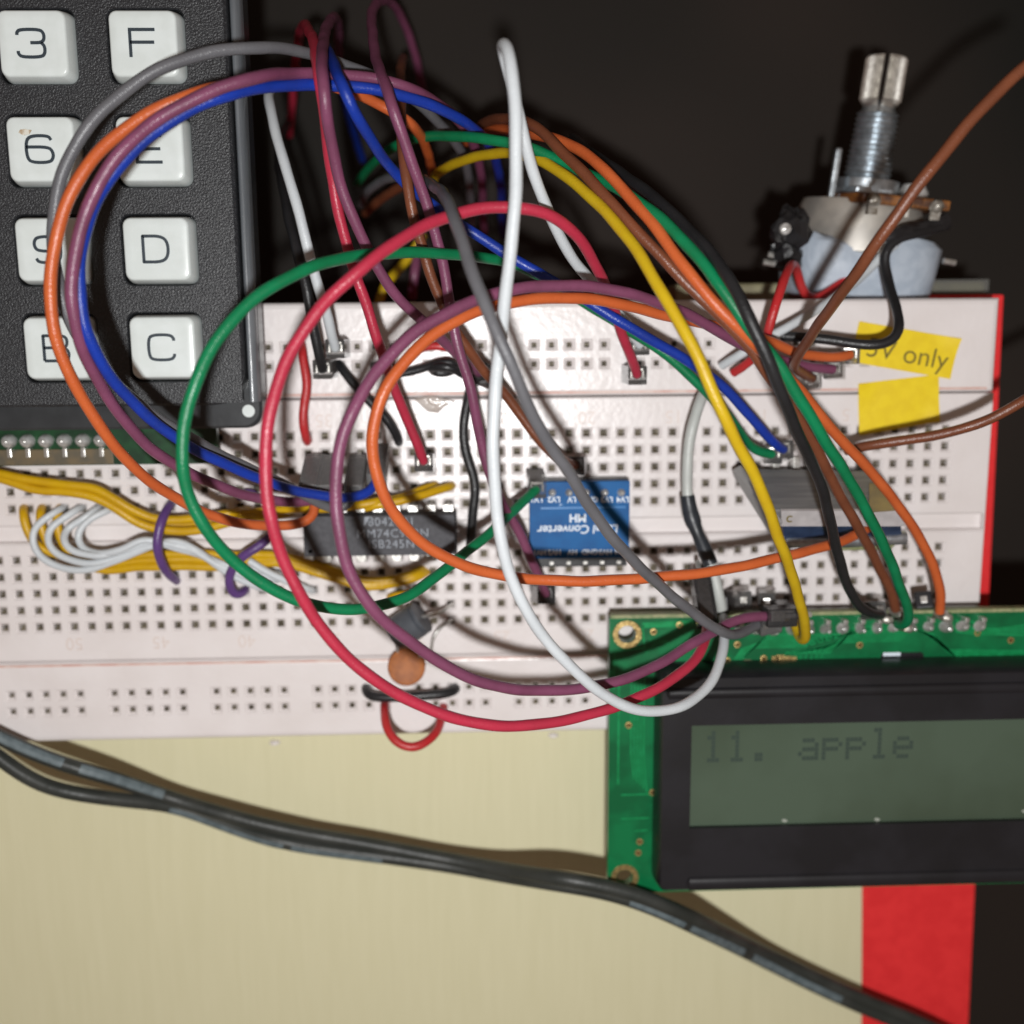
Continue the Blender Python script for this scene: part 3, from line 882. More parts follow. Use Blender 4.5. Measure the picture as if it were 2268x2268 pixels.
# ---------------------------------------------------------------- chip
chip = empty('chip', (-83.5, -13.97, 0))
tag(chip, 'grey eighteen pin chip with pale print across the board channel', 'chip')
CX0, CX1, CY0, CY1 = -94.6, -72.45, -17.15, -10.75
m = MB()
m.rings([[Vector((x, y, z)) for x, y in ((CX0 + d, CY0 + d), (CX1 - d, CY0 + d), (CX1 - d, CY1 - d), (CX0 + d, CY1 - d))] for d, z in ((.35, .9), (0, 2.5), (0, 2.75), (.3, 4.3))])
m.build('body', M_CHIP, chip, bevel=.1)
m = MB(); m.lathe([(.55, 4.3), (.5, 4.33), (.3, 4.3)], Matrix.Translation((CX0 + 1.15, CY0 + 1.05, 0)), 16); m.build('pin_one_dot', M_CHIP, chip, smooth=True)
pin_top = None
for sgn, vv in ((1, -10.16), (-1, -17.78)):
    m = MB()
    x = cu_(38)
    yb = CY1 if sgn > 0 else CY0
    m.box((x - .72, min(yb - sgn * .1, vv + sgn * .32), 2.45), (x + .72, max(yb - sgn * .1, vv + sgn * .32), 2.75))
    m.box((x - .72, min(vv + sgn * .02, vv + sgn * .32), 1.2), (x + .72, max(vv + sgn * .02, vv + sgn * .32), 2.45))
    m.box((x - .28, min(vv + sgn * .05, vv + sgn * .3), -1.0), (x + .28, max(vv + sgn * .05, vv + sgn * .3), 1.2))
    po = m.build('pin', M_TIN, chip, bevel=.08)
    copies(po, [(PITCH * k, 0, 0) for k in range(1, 9)], chip)
for s_, px, sz in (('B0424AI', (834, 985), 1.55), ('MM74C922N', (838, 1006), 1.55), ('ISB245N', (834, 1026), 1.5)):
    pass
for s_, x, y, sz in (('80424AI', 737, 985, 1.72), ('MM74C922N', 741, 1007, 1.72), ('ISB245N', 738.5, 1027, 1.72)):
    q = P(x, y, 4.3)
    M = Matrix.Translation((q.x, q.y, 4.315)) @ Matrix.Diagonal((1.0, 1.0, 1, 1))
    text_part(s_, sz, M, M_CHIPINK, chip, 'lettering', spacing=1.12)
q = P(692, 983, 4.3)
m = MB(); m.prism([(q.x - .5, q.y - .65), (q.x - .2, q.y - .65), (q.x + .05, q.y - .1), (q.x + .5, q.y - .05), (q.x + .75, q.y + .6), (q.x - .3, q.y + .6)], 4.3, 4.315); m.build('maker_mark', M_CHIPINK, chip)

# ---------------------------------------------------------------- level converter board
lv = empty('converter_board', (-54.8, -12.2, 0))
tag(lv, 'small blue converter board with upside down white lettering', 'circuit board')
VX0, VX1, VY0, VY1, VZ = -61.95, -47.55, -17.7, -6.5, 4.2
q_tl = [(VX0, VY0), (VX1, VY0), (VX1, VY1), (VX0 + 1.6, VY1), (VX0 + 1.4, VY1 - 2.0), (VX0, VY1 - 2.3)]
m = MB(); m.prism(q_tl, VZ - 1.5, VZ); m.build('circuit_board', M_PCBB, lv, bevel=.08)
m = MB(); m.box((VX0 + .1, VY0 - 1.6, .6), (VX1 - .1, VY0 + .9, 2.65)); m.build('pin_header', M_BLACKP, lv, bevel=.12)
m = MB(); m.box((VX0 + 1.2, VY1 - 1.9, .2), (VX1 - .1, VY1 + .2, 2.65)); m.build('pin_header', M_BLACKP, lv, bevel=.12)
for xs_, yy in (((1042, 1074, 1105.5, 1141, 1172), 929.5),):
    for k, x in enumerate(xs_):
        q = P(x, yy, VZ)
        m = MB(); m.lathe([(.62, 0), (.55, .3), (.4, .75), (.12, 1.0)], Matrix.Translation((q.x, q.y, VZ)), 10); m.build('solder_joint', M_SOLDER, lv, smooth=True)
for k in range(6):
    x = VX1 - 1.3 - PITCH * k * .97
    m = MB(); m.box((x - .32, VY0 - 1.25, -.5), (x + .32, VY0 - .75, 2.9)); m.build('header_pin', M_TIN, lv, bevel=.06)
RZ = Matrix.Rotation(math.pi, 4, 'Z')
for s_, x, y, sz in (('LV1', 1012, 942, 1.15), ('LV2', 1045, 942, 1.15), ('LV', 1079, 942, 1.15), ('GND', 1112, 942, 1.1), ('LV3', 1145, 942, 1.1), ('LV4', 1175, 942, 1.15),
                     ('HV1', 1018, 1042, 1.05), ('HV2', 1046, 1041.5, 1.05), ('HV', 1080, 1041.5, 1.05), ('GND', 1113, 1041, 1.05), ('HV3', 1142, 1041, 1.05), ('HV4', 1172, 1040, 1.05)):
    q = P(x, y, VZ)
    text_part(s_, sz, Matrix.Translation((q.x, q.y, VZ + .02)) @ RZ, M_SILK, lv, bold=.03)
q = P(1090, 977, VZ); text_part('MH', 1.65, Matrix.Translation((q.x, q.y, VZ + .02)) @ RZ, M_SILK, lv, bold=.05)
q = P(1091, 998, VZ); text_part('Level Converter', 1.75, Matrix.Translation((q.x, q.y, VZ + .02)) @ RZ, M_SILK, lv, bold=.03, shear=.12)
m = MB(); m.box((VX0 + 1.6, P(1090, 958, VZ).y - .12, VZ), (VX1 - .6, P(1090, 958, VZ).y + .12, VZ + .035)); m.build('copper_trace', M_TRACEB, lv)
q = P(1059, 954, VZ); m = MB(); m.lathe([(.3, 0), (.28, .06), (.14, .07), (.1, .0)], Matrix.Translation((q.x, q.y, VZ)), 12); m.build('via', M_TRACEB, lv)

# ---------------------------------------------------------------- card reader module leaning on the board
cr = empty('card_module', P(1520, 930, 0))
tag(cr, 'tilted card module with grey metal shield, paper label and blue edge', 'module')
def slab(mb, quad, dz, shrink=0):
    top = [P(*q) for q in quad]
    nn = (top[1] - top[0]).cross(top[3] - top[0]).normalized()
    if nn.z < 0: nn = -nn
    mb.rings([[a - nn * dz for a in top], top])
m = MB(); slab(m, [(1396, 884, 4.6), (1655, 888, 4.6), (1706, 962, 13.0), (1452, 962, 13.0)], 1.2); m.build('shield', M_GREYCAN, cr, bevel=.15)
m = MB(); m.rings([[P(1381, 886, 3.6), P(1397, 876, 4.8), P(1415, 893, 5.6), P(1384, 900, 3.0)], [P(1450, 1006, 11.0), P(1473, 985, 14.4), P(1478, 984, 14.4), P(1466, 1016, 11.0)]]); m.build('side_rail', M_GREYSIDE, cr, bevel=.2)
m = MB(); m.rings([[P(1640, 912, 8.0), P(1664, 912, 8.0), P(1664, 914, 7.4), P(1640, 914, 7.4)], [P(1640, 966, 14.0), P(1700, 962, 14.0), P(1700, 964, 13.2), P(1640, 968, 13.2)]]); m.build('tan_patch', M_TAN, cr)
m = MB(); slab(m, [(1474, 964, 13.6), (1702, 964, 13.6), (1706, 993, 12.4), (1474, 993, 12.4)], .5); lab = m.build('paper_label', M_PAPER, cr)
a, b = P(1489, 977, 13.16), P(1561, 974, 13.3)
Mx = frame_from((0, -.3, .95), a + Vector((0, 0, .12)))
text_part('c', 2.2, Mx, M_INK, cr, 'lettering'); Mx = frame_from((0, -.3, .95), b + Vector((0, 0, .12))); text_part('c', 2.2, Mx @ RZ, M_INK, cr, 'lettering')
m = MB(); slab(m, [(1476, 994, 11.6), (1700, 992, 11.6), (1702, 1010, 9.6), (1480, 1018, 9.6)], 1.0); m.build('blue_board', M_NAVY, cr, bevel=.1)
m = MB(); m.tube([P(1480, 1021, 9.0), P(1600, 1020, 9.0), P(1708, 1014, 9.0)], 1.0, 10); m.build('card_slot', M_STEEL, cr, smooth=True)
m = MB(); slab(m, [(1492, 1027, 7.4), (1696, 1022, 7.4), (1680, 1038, 6.6), (1540, 1040, 6.6)], .9); m.build('fibre_board', M_PCBEDGE, cr, bevel=.1)
for x in (1466, 1504, 1534):
    q = P(x, 868 if x > 1480 else 872, 2)
    m = MB(); m.box((q.x - .5, q.y - 1.6, .1), (q.x + .5, q.y + .5, 2.0)); m.build('header_pin', M_TIN, cr, bevel=.15)
m = MB(); m.box((P(1400, 890, 0).x, P(1400, 897, 0).y, 0.1), (P(1640, 890, 0).x, P(1400, 884, 0).y, 2.8)); m.build('pin_header', M_BLACKP, cr, bevel=.1)

# ---------------------------------------------------------------- capacitors
ca = empty('electrolytic_capacitor', P(768, 1180, 0))
tag(ca, 'small grey barrel capacitor lying on the holes above the orange disc', 'capacitor')
A, B = P(743, 1199, 3.0), P(797, 1163, 3.6)
M = frame_from(B - A, A)
L = (B - A).length
m = MB(); m.lathe([(1.9, 0), (2.35, .15), (2.55, .5), (2.55, L - .9), (2.3, L - .7), (2.5, L - .45), (2.5, L - .1), (1.9, L)], M, 28); m.build('can', M_ALU, ca, smooth=True)
m = MB()
rs = []
for zz in (.55, L - .95):
    rs.append([M @ Vector((r_ * math.cos(t), r_ * math.sin(t), zz)) for r_, t in [(2.565, math.radians(k)) for k in range(70, 151, 10)]])
m.rings(rs, cap=False, closed=False); m.build('stripe', M_STRIPE, ca, smooth=True)
m = MB(); m.tube(spline([B, P(815, 1161, 4.2), P(830, 1156, 4), P(848, 1143, 2), P(856, 1138, -.5)], .5, 2), .26, 8); m.build('lead', M_TIN, ca, smooth=True)
m = MB(); m.tube(spline([B + Vector((0, -.8, 0)), P(800, 1176, 2.5), P(798, 1180, -.5)], .5, 1), .26, 8); m.build('lead', M_TIN, ca, smooth=True)
cc = empty('disc_capacitor', P(767, 1259, 0))
tag(cc, 'round orange disc capacitor lying flat by the lower seam', 'capacitor')
q = P(767, 1258, 2.4)
M = frame_from(ROT.transposed() @ Vector((0.1, 0.15, 1)), q)
m = MB(); m.lathe([(.4, -.8), (2.0, -.75), (2.65, -.4), (2.8, 0), (2.65, .35), (2.0, .55), (.4, .6)], M, 32); m.build('disc', M_DISC, cc, smooth=True)
m = MB(); m.tube(spline([q + Vector((1.8, 1.6, 0)), P(812, 1236, 2.2), P(815, 1212, 2.4), P(827, 1188, 2.2), P(845, 1174, 1.2), P(856, 1167, -.6)], .5, 2), .24, 8); m.build('lead', M_TIN, cc, smooth=True)
m = MB(); m.tube(spline([q + Vector((-1.2, 1.9, -.3)), P(748, 1218, 1.5), P(744, 1200, -.5)], .5, 1), .24, 8); m.build('lead', M_TIN, cc, smooth=True)

# ---------------------------------------------------------------- potentiometer taped to the far edge
camX, camY, camZ = (ROT.transposed() @ Vector(q) for q in ((1, 0, 0), (0, 1, 0), (0, 0, 1)))
HPOT = -13.0
pt = empty('potentiometer', P(1640, 540, HPOT - 8))
tag(pt, 'potentiometer with a knurled split shaft taped to the far edge of the box', 'potentiometer')
tlt = math.radians(14)
pa, pbt = P(1633, 420, HPOT), P(1633, 380, HPOT)
axis = (camY * math.cos(tlt) + camZ * math.sin(tlt) + camX * 0.095).normalized()
PO = P(1634, 345, HPOT)                               # collar plane
MP = frame_from(axis, PO, camX)                       # local z along the shaft, x to the right, y away
sc_ = (P(1734, 345, HPOT) - P(1634, 345, HPOT)).length / 100.0     # mm per photo pixel here
u = lambda d: d * sc_
# knurled split shaft
m = MB()
for sgn in (-1, 1):
    ang = [math.radians(5 + 170 * k / 43) for k in range(44)]
    prof = [(1.9, 10.4), (2.4, 11.2), (2.95, 11.9), (2.95, 17.6), (2.7, 18.0)]
    rs = []
    for r_, z_ in prof:
        ring = [Vector(((r_ - (.22 if (k % 2 and r_ > 2.9) else 0)) * math.cos(t), (r_ - (.22 if (k % 2 and r_ > 2.9) else 0)) * math.sin(t) * sgn + sgn * .1, z_)) for k, t in enumerate(ang)]
        rs.append([MP @ (Matrix.Rotation(math.radians(72), 4, 'Z') @ q) for q in ring])
    m.rings(rs)
m.build('knurled_shaft', M_NICKEL, pt)
prof = [(4.9, -1.6), (4.9, .3), (4.0, .5)]
z = .6
while z < 9.6:
    r_ = 3.5 - (z - 1) * .05
    prof += [(r_, z), (r_ - .34, z + .36), (r_, z + .72)]
    z += .78
prof += [(2.8, 10.0), (2.4, 10.6), (1.9, 11.6)]
m = MB(); m.lathe(prof, MP, 32); m.build('threaded_bushing', M_STEEL, pt, smooth=True, angle=1.2)
m = MB(); m.prism(circle(0, 0, 1, 6), 0, 1); hexv = [MP @ Vector((q.x * 5.6, q.y * 5.6, -2.6 + q.z * 1.7)) for q in m.v]; m.v = hexv; m.build('hex_nut', M_STEEL, pt, bevel=.3)
m = MB(); m.box((-u(78), -3.8, -4.2), (-u(66), -2.6, u(66) - 1.2), MP); m.build('locating_tab', M_STEEL, pt, bevel=.3)
m = MB(); m.prism([(q.x, q.y) for q in [Vector((-u(66), 5, 0)), Vector((-u(66), -6, 0)), Vector((-u(40), -10.2, 0)), Vector((u(116), -10.2, 0)), Vector((u(122), 5, 0))]], -3.7, -2.2); m.v = [MP @ q for q in m.v]; m.build('terminal_board', M_PHENOL, pt, bevel=.3)
for k, dx_ in enumerate((-22, 34, 90)):
    m = MB()
    m.lathe([(.95, 0), (1.05, .5), (.75, 1.1), (.2, 1.4)], MP @ Matrix.Translation((u(dx_), -10.1, -3.2)) @ Matrix.Rotation(math.pi / 2, 4, 'X'), 9)
    m.box((u(dx_) - .7, -10.7, -5.2), (u(dx_) + .7, -10.25, -3.2), MP)
    m.v = [q + Vector((random.uniform(-.12, .12), random.uniform(-.12, .12), random.uniform(-.12, .12))) for q in m.v]
    m.build('solder_lug', M_DULL, pt, smooth=True)
m = MB(); m.lathe([(2.2, -1.2), (2.3, .2), (1.6, 1.3), (.2, 1.6)], MP @ Matrix.Translation((u(86), -1.0, -1.0)), 12); m.build('solder_lump', M_SOLDER, pt, smooth=True)
m = MB(); m.lathe([(u(104), -10.8), (u(112), -10.4), (u(112), -4.4), (u(106), -3.0)], MP @ Matrix.Translation((-u(2), 0, 0)), 36); m.build('can', M_CAN, pt, smooth=True, angle=.6)
# block wrapped in bluish tape
m = MB()
rs = []
for zz, kx, ky, ox in ((-17.6, 118, 9.5, 10), (-16.8, 132, 10.5, 10), (-13, 140, 11.0, 8), (-9.6, 142, 11.0, 8), (-8.4, 132, 10.0, 6)):
    ring = []
    for k in range(40):
        t = 2 * math.pi * k / 40
        ct, st = math.cos(t), math.sin(t)
        e = (abs(ct) ** 3 + abs(st) ** 3) ** (-1 / 3)
        ring.append(MP @ Vector((u(ox) + u(kx) * ct * e + random.uniform(-.12, .12), ky * st * e * .8 + random.uniform(-.15, .15), zz + .5 * math.sin(3 * t + zz) + random.uniform(-.3, .3))))
    rs.append(ring)
m.rings(rs); m.build('taped_block', M_BTAPE, pt, smooth=True, angle=.8)
m = MB()
for (x0, y0, x1, y1, h0, r_) in ((1478, 410, 1508, 418, -7, 1.8), (1476, 424, 1503, 448, -5, 2.4), (1480, 440, 1490, 505, -6, 1.9), (1470, 470, 1480, 500, -7, 1.4)):
    m.tube(spline([P(x0, y0, h0), P((x0 + x1) / 2 + 2, (y0 + y1) / 2, h0 + 1), P(x1, y1, h0)], .6, 2), r_, 8)
m.v = [q + Vector((random.uniform(-.3, .3), random.uniform(-.3, .3), random.uniform(-.3, .3))) for q in m.v]
m.build('black_tape_wrap', M_KTAPE, pt)
m = MB(); m.tube(spline([P(1668, 455, -1), P(1690, 441, -1), P(1735, 431, -3), P(1782, 420, -5)], .6, 2), lambda t: .8 + .5 * t, 9); m.v = [q + Vector((random.uniform(-.12, .12), random.uniform(-.12, .12), random.uniform(-.12, .12))) for q in m.v]; m.build('black_tape_wrap', M_KTAPE, pt, smooth=True)
m = MB(); m.lathe([(.9, 0), (.8, .5), (.2, .8)], Matrix.Translation(P(1481, 432, -1.8)), 10); m.build('solder_lump', M_SOLDER, pt, smooth=True)
for x, y in ((1459, 482), (1450, 496), (1790, 494)):
    m = MB(); m.tube([P(x - 10, y - 2, -6), P(x + 12, y + 2, -6)], .45, 8); m.build('lead', M_TIN, pt, smooth=True)

# ---------------------------------------------------------------- wires
def shell(parent, p, d, ln=8.0, mt=None, back=0.0, hw=1.3, xh=(1, 0, 0)):
    """square connector shell around a crimp; p = where the wire enters, d = towards the pin"""
    M = frame_from(Vector(d), Vector(p) - Vector(d).normalized() * back, xh)
    m = MB(); m.box((-hw, -hw, 0), (hw, hw, ln), M)
    o = m.build('connector_shell', mt or M_SHELL, parent, bevel=.14)
    m = MB()
    m.box((-.85, -.95, .6), (.85, -.6, ln - .4), M)
    m.box((-.95, -.6, .6), (-.7, .5, ln * .6), M)
    m.box((.7, -.6, .6), (.95, .5, ln * .6), M)
    m.box((-.3, -.3, ln * .5), (.3, .3, ln + 2.5), M)
    m.build('crimp', M_TIN, o, bevel=.05)


def wire(col, pts, label, group='long jumper wires looping over the board', r=0.685, name='jumper_wire', cat='wire', ends=(), step=.8, smooth=6, n=12, kind_rad=None):
    q = spline([P(*a) for a in pts], step, smooth)
    ph = [random.uniform(0, 6.28) for _ in range(6)]
    def wob(i, k):                                     # slight unevenness of a wire that was bent by hand
        return .05 * math.sin(i * .31 * step + ph[k]) + .03 * math.sin(i * .83 * step + ph[k + 1]) + .10 * math.sin(i * .11 * step + ph[k + 2])
    q = [a if i < 3 or i > len(q) - 4 else a + Vector((wob(i, 0), wob(i, 1), wob(i, 2))) * min(1, i / 8, (len(q) - 1 - i) / 8) for i, a in enumerate(q)]
    m = MB(); m.tube(q, kind_rad or (lambda t: r * (1 + .018 * math.sin(t * len(q) * .9 + ph[3]))), n)
    o = m.build(name, W[col], base=q[0], smooth=True, angle=1.2)
    tag(o, label, cat, group)
    for e in ends:
        shell(o, **e) if isinstance(e, dict) else None
    return o, q


def down(h=8.0, tilt=(0, 0, -1), back=.6, mt=None, hw=1.3):
    return dict(d=tilt, ln=h, back=back, mt=mt, hw=hw)


def jw(col, pts, label, e0=None, e1=None, **k):
    o, q = wire(col, pts, label, **k)
    for e, p_ in ((e0, q[0]), (e1, q[-1])):
        if e: shell(o, p_, **e)
    return o


lean = (0, 0.5, -1)
# --- the fan of four over the keypad
jw('grey', [(668, 926, 8), (664, 950, 8), (640, 962, 8), (600, 945, 10), (545, 918, 12), (487, 893, 14), (420, 862, 18), (355, 825, 22), (285, 785, 25), (225, 733, 27), (168, 665, 28), (128, 590, 29), (107, 510, 30), (100, 440, 30), (106, 380, 30), (126, 306, 30), (168, 236, 30), (232, 174, 29), (310, 125, 28), (400, 98, 26), (480, 91, 24), (560, 97, 19), (640, 117, 14), (700, 139, 11), (760, 172, 10), (810, 212, 5), (844, 247, 0), (872, 290, -7), (884, 345, -16), (888, 400, -26), (892, 440, -36)],
   'grey jumper wire, outermost of the four arching over the keypad', e0=down(8, lean, mt=M_SHELLG))
jw('orange', [(583, 925, 8), (592, 948, 9), (600, 966, 9.5), (588, 983, 10), (545, 992, 11), (470, 990, 14), (400, 975, 17), (335, 943, 20), (270, 897, 24), (205, 828, 28), (153, 748, 31), (118, 672, 33), (101, 600, 34), (97, 540, 34), (103, 470, 34), (121, 400, 34), (150, 337, 34), (192, 282, 33), (242, 237, 32), (300, 202, 31), (370, 174, 30), (450, 157, 25), (540, 150, 19), (610, 158, 16), (672, 177, 14), (735, 206, 11), (770, 228, 11), (792, 255, 6), (805, 285, 0), (812, 310, -8), (816, 350, -18)],
   'orange jumper wire in the bundle of four arching over the keypad', e0=down(8, lean, mt=M_SHELLG))
jw('purple', [(615, 926, 8), (612, 940, 9), (585, 946, 10), (540, 946, 11.5), (480, 937, 14), (420, 919, 17), (350, 889, 20.5), (295, 854, 23.5), (245, 805, 27), (200, 745, 30), (165, 680, 33), (146, 620, 35), (137, 560, 36), (140, 490, 36), (152, 430, 36), (175, 365, 36), (215, 300, 36), (268, 244, 35), (330, 202, 34), (400, 169, 33), (480, 147, 31), (560, 139, 24), (640, 142, 21), (716, 152, 19), (766, 165, 18), (810, 185, 14), (850, 212, 9), (880, 246, 3), (900, 290, -5), (908, 345, -15), (912, 400, -26), (914, 440, -36)],
   'plum purple jumper wire between the orange and blue ones arching over the keypad', e0=down(8, lean, mt=M_SHELLG))
jw('blue', [(710, 905, 7), (708, 922, 8), (692, 933, 8.5), (650, 938, 10), (600, 932, 11.5), (540, 920, 14), (480, 900, 17), (420, 875, 20), (360, 845, 23), (300, 805, 26), (245, 755, 29), (200, 700, 32), (171, 645, 34), (155, 590, 35), (150, 520, 35), (157, 450, 35), (175, 390, 35), (205, 335, 35), (250, 281, 34), (310, 233, 33), (370, 201, 32), (440, 177, 30.5), (520, 163, 26), (600, 161, 22.5), (670, 165, 21), (720, 172, 20), (770, 184, 18), (827, 202, 15), (880, 230, 11), (915, 262, 5), (935, 305, -4), (944, 350, -14), (948, 400, -26), (950, 445, -38)],
   'blue jumper wire, innermost of the four arching over the keypad', e0=down(8, lean, mt=M_SHELLG))
# --- strands hanging behind the board
jw('white', [(633, 658, 6), (628, 640, 7.5), (617, 588, 10), (590, 510, 12), (570, 427, 13), (548, 345, 12), (523, 267, 9), (508, 195, 4), (512, 165, -2), (540, 150, -10), (590, 145, -20), (650, 155, -30)],
   'white jumper wire standing in the upper rail beside the keypad', e0=down(8), group='wires standing at the keypad side')
jw('black', [(609, 697, 6), (606, 685, 7.5), (593, 625, 9), (578, 545, 10), (562, 478, 9), (545, 415, 6), (532, 350, 0), (526, 300, -12), (530, 260, -28), (545, 225, -50)],
   'black jumper wire standing in the upper rail beside the keypad', e0=down(8), group='wires standing at the keypad side')
jw('red', [(800, 872, 7), (795, 857, 8), (780, 822, 9), (755, 765, 11), (728, 685, 14), (712, 640, 16), (693, 580, 17), (672, 522, 18), (655, 460, 18), (642, 405, 18), (630, 345, 18.5), (618, 270, 21), (610, 200, 24.5), (602, 145, 25), (593, 92, 18), (584, 60, 6), (574, 50, -8), (562, 85, -24), (552, 165, -38), (546, 255, -50)],
   'crimson jumper wire running from behind down to the hole right of the chip', e0=down(8, (0, -.15, -1)), group='wires looping back behind the board')
jw('purple', [(906, 704, 4), (893, 697, 6), (870, 676, 8), (840, 643, 11), (812, 615, 13), (781, 588, 15), (745, 554, 17), (712, 505, 19), (686, 452, 20.5), (662, 400, 22), (642, 348, 23), (626, 285, 25), (615, 225, 27.5), (609, 175, 29), (607, 125, 26), (611, 75, 14), (620, 44, 2), (631, 32, -10), (637, 55, -24), (640, 120, -40)],
   'plum jumper wire rising left of the tall purple loop and curling back at the top', group='wires looping back behind the board', e0=down(5, (.6, -.3, -1), mt=M_SHELLD))
jw('purple', [(1030, 1122, 6), (1021, 1098, 7.5), (1002, 1053, 9), (978, 1000, 10), (953, 962, 11), (930, 908, 12), (906, 825, 13.5), (889, 742, 15), (868, 672, 16), (853, 610, 16.5), (845, 548, 17), (834, 494, 18), (820, 437, 19), (806, 390, 20), (794, 350, 21), (780, 310, 22), (766, 270, 23), (753, 232, 24), (738, 190, 24), (722, 148, 20), (709, 106, 12), (701, 62, 3), (701, 25, -6), (714, 5, -14), (733, 2, -20), (752, 20, -26), (769, 60, -32), (782, 100, -37), (791, 138, -42), (798, 175, -48)],
   'tall plum jumper wire looping up to the top edge of the view', group='wires looping back behind the board', e0=down(7, (-.1, -.2, -1), mt=M_SHELLD))
jw('brown', [(1086, 879, 5), (1072, 874, 7), (1043, 858, 8.5), (1016, 832, 9.5), (982, 780, 10), (948, 736, 11), (911, 697, 12.5), (887, 665, 14), (858, 622, 15), (831, 564, 16), (812, 511, 17), (793, 450, 18), (778, 400, 19), (767, 345, 19), (760, 290, 18), (756, 230, 14), (755, 175, 6), (757, 130, -8), (760, 110, -22)],
   'brown jumper wire hugging the tall purple loop and crossing the board to a black plug', group='wires looping back behind the board', e0=down(5, (.2, -.1, -1), mt=M_SHELLD))
jw('blue', [(1478, 848, 6), (1462, 838, 8), (1420, 793, 10), (1370, 737, 12), (1300, 683, 14), (1240, 645, 15.5), (1170, 605, 17), (1100, 562, 17), (1040, 527, 17), (980, 494, 17), (930, 463, 17.5), (880, 434, 18), (840, 408, 18), (800, 378, 17), (765, 348, 15), (738, 320, 17), (705, 275, 22), (675, 225, 26), (652, 175, 28), (635, 130, 24), (620, 98, 14), (613, 88, 2), (618, 100, -12), (638, 150, -26), (657, 215, -36), (672, 265, -44), (684, 302, -50)],
   'blue jumper wire diagonally crossing the board from behind to the card module', group='wires looping back behind the board', e0=down(6, (.1, -.2, -1)))
# --- big loops
jw('green', [(1013, 922, 6), (1000, 934, 7), (968, 962, 10), (930, 999, 14), (880, 1041, 18), (830, 1082, 22), (785, 1117, 25), (740, 1139, 27.5), (680, 1152, 30), (620, 1149, 32), (560, 1131, 34), (500, 1101, 35.5), (440, 1057, 37), (390, 1000, 39), (355, 930, 40), (342, 860, 41), (347, 790, 41), (366, 720, 41), (400, 653, 40), (450, 590, 38.5), (510, 543, 36.5), (580, 509, 34), (650, 488, 30), (720, 478, 26), (790, 475, 22), (860, 480, 18), (930, 487, 14), (980, 500, 12), (1040, 533, 11), (1100, 572, 11.5), (1195, 629, 12.5), (1256, 668, 12.5), (1325, 733, 11.5), (1380, 790, 10), (1405, 828, 8.5), (1425, 848, 7), (1445, 857, 6.5), (1458, 857, 6)],
   'green jumper wire in the wide left loop ending at the blue board', e0=down(7, (0, .15, -1)), e1=down(5, (.2, 0, -1)))
jw('red', [(1202, 708, 6.5), (1198, 690, 8), (1182, 650, 11), (1164, 605, 14), (1147, 555, 18), (1127, 508, 22), (1093, 452, 26), (1045, 412, 29), (985, 394, 30.5), (905, 394, 31.5), (835, 412, 33), (765, 446, 36), (692, 499, 39), (620, 562, 40), (560, 640, 41), (522, 720, 42), (503, 800, 43), (499, 880, 43), (507, 965, 43), (530, 1050, 42), (570, 1130, 41), (625, 1205, 39.5), (700, 1275, 38), (780, 1324, 36.5), (870, 1357, 35), (960, 1369, 33), (1050, 1363, 30.5), (1130, 1345, 28), (1200, 1319, 25.5), (1258, 1289, 23), (1305, 1254, 20), (1328, 1222, 17.5), (1334, 1195, 15), (1334, 1172, 12.5)],
   'big crimson jumper loop sweeping round the left to the display', e0=down(8), e1=down(8, (0, .5, -.5), mt=M_SHELLD))
jw('purple', [(1572, 697, 5), (1530, 693, 6.5), (1470, 680, 10), (1412, 657, 14), (1365, 633, 17), (1310, 598, 20), (1255, 574, 23), (1185, 551, 26), (1107, 539, 28), (1040, 538, 30), (979, 542, 31.5), (926, 554, 33), (873, 576, 34.5), (821, 604, 36), (781, 630, 37), (741, 667, 38), (702, 714, 39), (672, 763, 40), (651, 810, 40.5), (639, 862, 41), (635, 926, 41), (640, 990, 41), (653, 1060, 40.5), (678, 1115, 40), (718, 1166, 39), (778, 1214, 37), (861, 1268, 34.5), (935, 1295, 32), (1015, 1305, 29), (1105, 1299, 26.5), (1192, 1277, 24), (1254, 1249, 21.5), (1301, 1219, 19.5), (1341, 1194, 17.5), (1378, 1173, 15.5), (1409, 1163, 14), (1450, 1163, 13)],
   'plum jumper wire circling beside the orange loop to the display', e0=dict(d=(.5, -.1, -1), ln=3.5, back=.4, mt=M_SHELL), e1=dict(d=(1, .0, -.1), ln=4.2, back=.5, mt=M_SHELLD))
jw('orange', [(1604, 669, 6), (1580, 675, 7), (1535, 673, 8), (1500, 665, 9.5), (1464, 649, 11.5), (1415, 632, 13.5), (1366, 619, 15.5), (1310, 605, 18), (1240, 590, 20.5), (1175, 574, 23), (1107, 563, 25.5), (1040, 561, 27.5), (979, 567, 29.5), (926, 580, 31), (873, 600, 32.5), (815, 637, 34), (768, 679, 35), (733, 725, 36), (712, 770, 36), (703, 821, 36), (706, 874, 35.5), (719, 920, 35), (742, 966, 34), (775, 1005, 32.5), (815, 1037, 31.5), (877, 1068, 30), (944, 1086, 28.5), (1030, 1095, 27), (1144, 1097, 25.5), (1240, 1091, 24), (1330, 1080, 22.5), (1420, 1063, 20.5), (1510, 1042, 18), (1575, 1023, 15), (1622, 1004, 12), (1648, 985, 9), (1655, 970, 6)],
   'orange jumper wire circling inside the purple loop over the chip', e0=dict(d=(.25, 0, -1), ln=4, back=.4, mt=M_SHELL))
